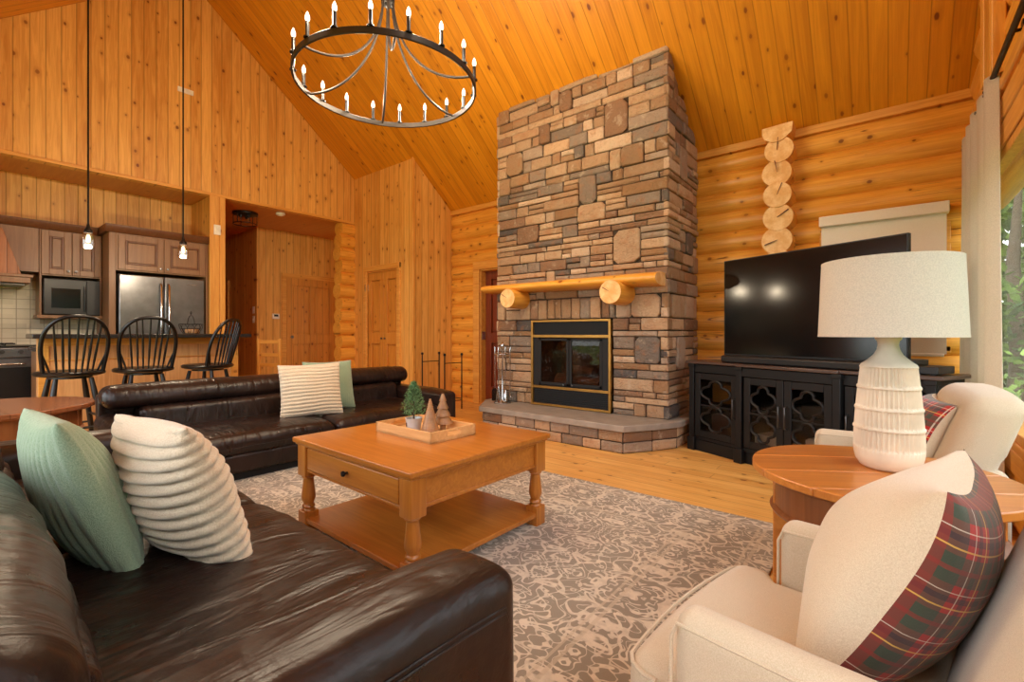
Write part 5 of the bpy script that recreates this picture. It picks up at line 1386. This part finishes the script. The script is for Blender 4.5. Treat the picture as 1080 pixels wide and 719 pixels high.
# ------------------------------------------------------------------ table lamp
lp = thing('table_lamp', 'cream ceramic lamp with ribbed base and drum shade', 'lamp', (0.0, 2.0, 0.6005))
def ribs(a, i, r):
    z = LPROF[i][1]
    if 0.071 < z < 0.333 and not any(abs(z - q) < 0.0045 for q in (0.135, 0.20, 0.268)): return r - 0.0075 * (0.5 - 0.5 * math.cos(a * 44)) ** 0.6
    return r
LPROF = [(0.068, 0), (0.078, 0.007), (0.089, 0.025), (0.0935, 0.045), (0.0955, 0.066)]
for i in range(53):
    z = 0.072 + i * 0.005; r = 0.0955 - 0.019 * ((z - 0.072) / 0.26) ** 1.5
    if any(abs(z - q) < 0.0045 for q in (0.135, 0.20, 0.268)): r += 0.003
    LPROF.append((r, z))
LPROF += [(0.078, 0.337), (0.074, 0.345), (0.058, 0.358), (0.040, 0.376), (0.031, 0.394), (0.028, 0.410), (0.030, 0.422), (0.036, 0.429), (0.036, 0.434), (0.025, 0.436), (0, 0.436)]
MB().lathe(LPROF, 352, fn=ribs).build('lamp_base', 'ceramic', lp, smooth=True)
MB().lathe([(0.011, 0.434), (0.011, 0.465), (0.016, 0.467), (0.016, 0.51), (0.01, 0.515)], 16).build('lamp_neck', 'brass', lp, smooth=True)
SB, ST = 0.437, 0.690
mb = MB(); mb.lathe([(0.197, SB), (0.187, ST), (0.185, ST), (0.195, SB)], 72); sh = mb.build('lamp_shade', 'lampshade', lp, smooth=True)
mb = MB(); mb.lathe([(0.1975, SB - 0.001), (0.1972, SB + 0.007), (0.1945, SB + 0.007), (0.1945, SB - 0.001), (0.1975, SB - 0.001)], 72); mb.lathe([(0.1876, ST - 0.006), (0.1873, ST + 0.001), (0.1845, ST + 0.001), (0.1845, ST - 0.006), (0.1876, ST - 0.006)], 72); mb.build('shade_rims', 'lampshade', sh, smooth=True)
MB().lathe([(0.014, 0.515), (0.028, 0.56), (0.024, 0.59), (0, 0.60)], 16).build('bulb', 'white', lp, smooth=True)
mb = MB()
for a in (0, PI / 2): mb.tube([(-0.186 * math.cos(a), -0.186 * math.sin(a), ST - 0.02), (0.186 * math.cos(a), 0.186 * math.sin(a), ST - 0.02)], 0.002, 6)
mb.build('shade_spider', 'brass', lp)

# ------------------------------------------------------------------ armchairs
def armchair(label, loc, rz):
    t = thing('armchair', label, 'armchair', loc, rz, None)
    Wd = 0.315
    for sx_ in (-0.27, 0.24):
        for sy in (-0.24, 0.24): MB().tube([(sx_, sy, 0.16), (sx_ * 1.06, sy * 1.04, 0.0)], [0.024, 0.015], 12).build('leg', 'oak_dark', t, smooth=True)
    MB().rbox(-0.30, 0.30, -Wd + 0.01, Wd - 0.01, 0.14, 0.27, 0.03, 3, 3).build('seat_base', 'cream_fabric', t, smooth=True)
    def fs_(x, y, z, nn):
        u = (y / 0.25); v = (x + 0.10) / 0.28
        z += max(0, nn.z) * 0.025 * max(0, 1 - u * u) * max(0, 1 - v * v * 0.8)
        if x < -0.26: x -= 0.02 * (1 - u * u)
        y *= 1.0 + 0.22 * max(0.0, min(1.0, (-0.285 - x) / 0.02))
        return (x, y, z)
    seat = MB().rbox(-0.385, 0.16, -0.236, 0.236, 0.255, 0.42, 0.045, 4, (12, 12, 3), fs_).build('seat_cushion', 'cream_fabric', t, smooth=True)
    p = MB(); pts = [(-0.315, -0.284, 0.402), (-0.34, -0.285, 0.402), (-0.372, -0.272, 0.402)] + [(-0.388 - 0.019 * (1 - (y / 0.25) ** 2), y * 1.0, 0.402 + 0.004 * (1 - (y / 0.25) ** 2)) for y in [-0.25 + 0.05 * i for i in range(11)]] + [(-0.372, 0.272, 0.402), (-0.34, 0.285, 0.402), (-0.315, 0.284, 0.402)]
    p.tube(pts, 0.0045, 6); p.build('piping', 'cream_fabric', seat, smooth=True)
    for sy in (-1, 1):
        y0, y1 = (Wd - 0.078, Wd) if sy > 0 else (-Wd, -Wd + 0.078)
        def fa(x, y, z, nn):
            if nn.z > 0: z += nn.z * (0.03 * max(0, (x + 0.05)) + 0.006)
            return (x, y, z)
        a = MB().rbox(-0.272, 0.30, y0, y1, 0.14, 0.562, 0.036, 5, (10, 3, 6), fa).build('arm', 'cream_fabric', t, smooth=True)
        p = MB()
        for ye in (y0 + 0.004, y1 - 0.004):
            p.tube([(0.28 - 0.54 * i / 10, ye, 0.546 + 0.03 * max(0, 0.33 - 0.54 * i / 10)) for i in range(11)] + [(-0.262, ye, 0.538), (-0.270, ye, 0.52), (-0.272, ye, 0.17)], 0.0035, 6)
        p.build('piping', 'cream_fabric', a, smooth=True)
    def fb(x, y, z, nn):
        x += (z - 0.3) * 0.32; u = y / 0.30
        z -= 0.03 * abs(u) ** 3 * (z > 0.6); x -= 0.02 * (1 - u * u) * (nn.x < -0.3)
        return (x, y, z)
    b_ = MB().rbox(0.035, 0.185, -0.30, 0.30, 0.16, 0.845, 0.055, 5, (3, 12, 12), fb).build('backrest', 'cream_fabric', t, smooth=True)
    return t
A1 = armchair('cream upholstered armchair in the right foreground', (0.015, 1.079, 0), R(-8))
A2 = armchair('cream upholstered armchair behind the lamp table by the window', (0.004, 2.55, 0), R(4.6))

def two_tone(name, label, loc, ax, up, w_, h_, tf, tb, seed, curl=0.03):
    t = bpy.data.objects.new(name, None); col.objects.link(t); tag(t, label, 'pillow')
    f = pillow_mesh(w_, h_, tf, n=56, side=1, seed=seed, curl=curl).build('linen_front', 'linen', t, label='plain cream linen side')
    pm = pillow_mesh(w_, h_, tb, n=56, side=-1, seed=seed, curl=curl); b = pm.build('plaid_back', 'tartan', t, label='red and green tartan side')
    at = b.data.attributes.new('cloth', 'FLOAT_VECTOR', 'POINT')
    for i, c_ in enumerate(pm.cl): at.data[i].vector = c_
    f.data.shade_smooth(); b.data.shade_smooth()
    bm = bmesh.new(); bm.from_mesh(b.data); bmesh.ops.recalc_face_normals(bm, faces=bm.faces); bm.to_mesh(b.data); bm.free()
    orient(t, loc, ax, up); return t
two_tone('plaid_pillow', 'big cream and red tartan pillow on the foreground armchair', (0.022, 1.17, 0.588), (-0.13, -1, 0.03), (0.50, 0.0, 1), 0.45, 0.46, 0.29, 0.22, 1)
two_tone('plaid_pillow', 'cream and red tartan pillow on the armchair behind the lamp', (0.085, 2.55, 0.595), (-0.08, 1, 0), (0.34, 0.0, 1), 0.42, 0.42, 0.2, 0.16, 6)

# ------------------------------------------------------------------ tv console
E1 = Vector((0.919, -0.394, 0)); ang = math.atan2(-0.394, 0.919)
cs = thing('media_console', 'long black media console with lattice glass doors', 'media console', (-1.44, 4.30, 0), ang)
CL, CD, CH = 1.83, 0.38, 0.80      # local x along the front, y back
S1, S2 = 0.555, 1.275
mb = MB(); mb.box(0.03, CL - 0.03, 0.02, CD, 0.0, 0.10); mb.box(0.04, S1, 0.03, CD, 0.10, 0.13); mb.box(S1, S2, 0.0, CD, 0.10, 0.13); mb.box(S2, CL - 0.04, 0.03, CD, 0.10, 0.13)
mb.box(0.03, CL - 0.03, CD - 0.015, CD, 0.1, 0.77); mb.box(0.03, 0.05, 0.03, CD, 0.1, 0.77); mb.box(CL - 0.05, CL - 0.03, 0.03, CD, 0.1, 0.77)
mb.box(S1 - 0.01, S1 + 0.01, 0.03, CD, 0.1, 0.77); mb.box(S2 - 0.01, S2 + 0.01, 0.03, CD, 0.1, 0.77)
mb.box(0.03, S1, 0.02, CD, 0.70, 0.77); mb.box(S1, S2, -0.012, CD, 0.70, 0.77); mb.box(S2, CL - 0.03, 0.02, CD, 0.70, 0.77)
mb.box(0.05, CL - 0.05, 0.06, CD - 0.02, 0.42, 0.44)
mb.build('carcass', 'console', cs, bevel=0.003)
mb = MB(); mb.prism([(0.0, 0.0), (S1 - 0.02, 0.0), (S1 - 0.02, -0.03), (S2 + 0.02, -0.03), (S2 + 0.02, 0.0), (CL, 0.0), (CL, CD), (0.0, CD)], 2, 0.775, 0.80); mb.build('console_top', 'console_top', cs, bevel=0.006)
for (x, yf) in ((0.035, 0.005), (S1 - 0.03, -0.02), (S2 - 0.02, -0.02), (CL - 0.085, 0.005)):
    mb = MB(); mb.box(x, x + 0.05, yf, yf + 0.06, 0.10, 0.77); mb.box(x - 0.012, x + 0.062, yf - 0.012, yf + 0.07, 0.0, 0.115); mb.box(x - 0.006, x + 0.056, yf - 0.006, yf + 0.06, 0.745, 0.775); mb.build('post', 'console', cs, bevel=0.004)
def quatre(mb, cx_, cz, w_, h_, y):
    """open quatrefoil outline of bent bars filling a w x h cell"""
    a, b = w_ / 2, h_ / 2; pts = []
    def arcp(ox, oz, rx, rz, t0, t1, n=7): 
        for i in range(n + 1):
            t = t0 + (t1 - t0) * i / n; pts.append((ox + rx * math.cos(t), y, oz + rz * math.sin(t)))
    ra, rb = a * 0.5, b * 0.5
    arcp(cx_ + a - ra * 0.75, cz, ra * 0.75, rb * 0.85, -PI / 2.4, PI / 2.4)
    arcp(cx_, cz + b - rb * 0.75, ra * 0.85, rb * 0.75, -0.2, PI + 0.2)
    arcp(cx_ - a + ra * 0.75, cz, ra * 0.75, rb * 0.85, PI - PI / 2.4, PI + PI / 2.4)
    arcp(cx_, cz - b + rb * 0.75, ra * 0.85, rb * 0.75, PI - 0.2, 2 * PI + 0.2)
    mb.tube(pts, 0.0115, 6, closed=True)
for k, (a, b_, yf, hs_) in enumerate(((0.095, S1 - 0.04, 0.012, 1), (S1 + 0.035, (S1 + S2) / 2 - 0.002, -0.008, 1), ((S1 + S2) / 2 + 0.002, S2 - 0.025, -0.008, -1), (S2 + 0.04, CL - 0.095, 0.012, -1))):
    d = MB(); z0, z1, fw = 0.135, 0.695, 0.055
    d.frame(1, yf, yf + 0.02, a, b_, z0, z1, fw)
    do = d.build('door', 'console', cs, bevel=0.004)
    MB().box(a + fw - 0.005, b_ - fw + 0.005, yf + 0.012, yf + 0.015, z0 + fw - 0.005, z1 - fw + 0.005).build('pane', 'smoked', do)
    q = MB(); w_ = b_ - a - 2 * fw; h_ = (z1 - z0 - 2 * fw); mid = (a + b_) / 2
    for zz in (z0 + fw + h_ * 0.25, z0 + fw + h_ * 0.75):
        quatre(q, mid, zz, w_ * 0.94, h_ * 0.47, yf + 0.006)
    q.box(a + fw, b_ - fw, yf + 0.001, yf + 0.010, (z0 + z1) / 2 - 0.006, (z0 + z1) / 2 + 0.006)
    q.build('lattice', 'console', do)
    hx = b_ - 0.022 if hs_ > 0 else a + 0.022
    hm = MB(); hm.tube([(hx, yf, 0.34), (hx, yf - 0.03, 0.345), (hx, yf - 0.03, 0.50), (hx, yf, 0.505)], 0.006, 8); hm.build('handle', 'steel_dark', do, smooth=True)
def con(x, y, z): v = Vector((-1.44, 4.30, 0)) + E1 * x + Vector((0.394, 0.919, 0)) * y; return (v.x, v.y, z)
# things inside the console, seen through the panes
for k, (x, z, w_, h_, d_, m_, nm, lb) in enumerate(((0.72, 0.131, 0.22, 0.10, 0.2, 'paper', 'storage_box', 'pale box on the bottom shelf of the console'), (0.78, 0.441, 0.24, 0.05, 0.2, 'plastic', 'media_player', 'black player on the upper console shelf'), (1.08, 0.441, 0.20, 0.08, 0.2, 'plastic', 'cable_box', 'black box on the upper shelf of the third console door'), (1.10, 0.131, 0.18, 0.14, 0.2, 'paper', 'storage_box', 'pale box behind the third console door'), (0.30, 0.131, 0.2, 0.2, 0.2, 'console_top', 'wicker_box', 'brown box on the bottom shelf behind the left console door'), (0.30, 0.441, 0.2, 0.16, 0.18, 'brass', 'wooden_box', 'tan box on the upper shelf behind the left console door'))):
    t = thing(nm, lb, 'box', con(x, 0.2, z), ang); MB().box(-w_ / 2, w_ / 2, -d_ / 2, d_ / 2, 0, h_).build('body', m_, t, bevel=0.005); MB().box(-w_ / 2 + 0.01, w_ / 2 - 0.01, -d_ / 2 + 0.01, d_ / 2 - 0.01, h_, h_ + 0.006).build('lid', m_, t)
tv = thing('television', 'large black flat screen television on the console', 'television', con(0.92, 0.20, 0.80), ang)
mb = MB(); mb.box(-0.67, 0.67, 0.0, 0.035, 0.055, 0.885); mb.box(-0.35, 0.35, 0.035, 0.075, 0.15, 0.60); mb.build('body', 'plastic', tv, bevel=0.004)
MB().box(-0.66, 0.66, -0.002, 0.0, 0.07, 0.877).build('screen', 'tv_screen', tv)
for s_ in (-1, 1):
    mb = MB(); mb.tube([(s_ * 0.45, 0.015, 0.06), (s_ * 0.47, -0.10, 0.006)], 0.008, 8); mb.tube([(s_ * 0.45, 0.015, 0.06), (s_ * 0.47, 0.12, 0.006)], 0.008, 8); mb.build('foot', 'plastic', tv)
sbr = thing('soundbar', 'black soundbar in front of the television', 'soundbar', con(0.90, 0.045, 0.8005), ang)
MB().rbox(-0.54, 0.54, -0.04, 0.04, 0.0, 0.062, 0.02, 4, 3).build('body', 'plastic', sbr, smooth=True)
mb = MB(); mb.box(-0.50, 0.50, -0.0415, -0.039, 0.014, 0.048); mb.build('grille', 'dark_metal', sbr)
rv = thing('cable_receiver', 'black receiver box on the right end of the console', 'receiver', con(1.62, 0.16, 0.8005), ang)
MB().box(-0.17, 0.17, -0.11, 0.11, 0.006, 0.05).build('body', 'plastic', rv, bevel=0.004); MB().box(-0.12, -0.02, -0.112, -0.109, 0.018, 0.036).build('display', 'display', rv)
for a in (-0.14, 0.14): MB().box(a - 0.012, a + 0.012, -0.09, -0.07, 0, 0.008).build('foot', 'plastic', rv)
rv2 = thing('game_box', 'smaller black device stacked on the receiver', 'receiver', con(1.56, 0.17, 0.8505), ang)
MB().box(-0.11, 0.11, -0.09, 0.09, 0.0, 0.035).build('body', 'plastic', rv2, bevel=0.006); MB().box(-0.09, 0.09, -0.092, -0.089, 0.012, 0.024).build('front_slot', 'dark_metal', rv2)
wcard = thing('card', 'small white card standing between television and lamp', 'card', con(1.475, 0.02, 0.8005), ang)
MB().box(-0.04, 0.04, 0.0, 0.003, 0, 0.06).build('sheet', 'paper', wcard); MB().box(-0.03, 0.03, 0.003, 0.02, 0, 0.02).build('prop', 'paper', wcard)

# ------------------------------------------------------------------ roller shade and curtain
rs = thing('roller_shade', 'cream roller shade over the window behind the television', 'window shade', (-0.05, YN - 0.03, 0))
MB().rbox(-0.435, 0.425, -0.075, 0.02, 2.0, 2.09, 0.008, 3, 2).build('valance', 'shade_cloth', rs, smooth=True)
MB().box(-0.42, 0.41, -0.022, -0.019, 0.88, 2.01).build('shade_fabric', 'shade_cloth', rs)
MB().rbox(-0.405, 0.395, -0.03, -0.012, 0.86, 0.885, 0.006, 2, 2).build('bottom_bar', 'shade_cloth', rs, smooth=True)
RX, RZ = 0.455, 2.475
rod = thing('curtain_rod', 'dark bronze curtain rod along the window wall', 'curtain rod', (RX, 0, RZ))
mb = MB(); mb.tube([(0, 5.02, 0), (0, -0.9, 0)], 0.014, 12); mb.build('pole', 'curtain_rod', rod, smooth=True)
for y in (4.95, 3.2, 0.8, -0.8):
    mb = MB(); mb.tube([(0, y, 0), (0.045, y, 0)], 0.008, 8); mb.box(0.032, 0.045, y - 0.02, y + 0.02, -0.04, 0.04); mb.build('bracket', 'curtain_rod', rod, smooth=False)
cu = thing('curtain', 'cream linen curtain gathered at the corner of the window', 'curtain', (RX, 0, 0))
n = 150; vs = []; zs_ = [0.015, 0.5, 1.0, 1.5, 2.0, 2.3, 2.41, 2.49]
for z in zs_:
    q = 1 - z / 2.6
    for i in range(n + 1):
        f = i / n; y = 3.70 + (4.97 - 3.70) * f - 0.28 * q * (1 - f)
        a = f * 2 * PI * 5.0 + 2.2; amp = 0.027 + 0.005 * q
        x = amp * math.sin(a + 0.3 * math.sin(z)) + 0.004 * math.sin(a * 2.3 + z) - 0.012 * q
        vs.append((x, y + 0.02 * math.cos(a), z))
fs = [(k * (n + 1) + i, k * (n + 1) + i + 1, (k + 1) * (n + 1) + i + 1, (k + 1) * (n + 1) + i) for k in range(len(zs_) - 1) for i in range(n)]
mb = MB(); mb.add(vs, fs); co = mb.build('cloth', 'curtain', cu, smooth=True); sm = co.modifiers.new('thick', 'SOLIDIFY'); sm.thickness = 0.003
mb = MB()
for i in range(7): 
    y = 3.9 + i * 0.17; mb.tube([(0.018 * math.cos(a), y, RZ + 0.018 * math.sin(a)) for a in [2 * PI * k / 14 for k in range(14)]], 0.003, 6, closed=True)
mb.build('grommets', 'curtain_rod', cu)
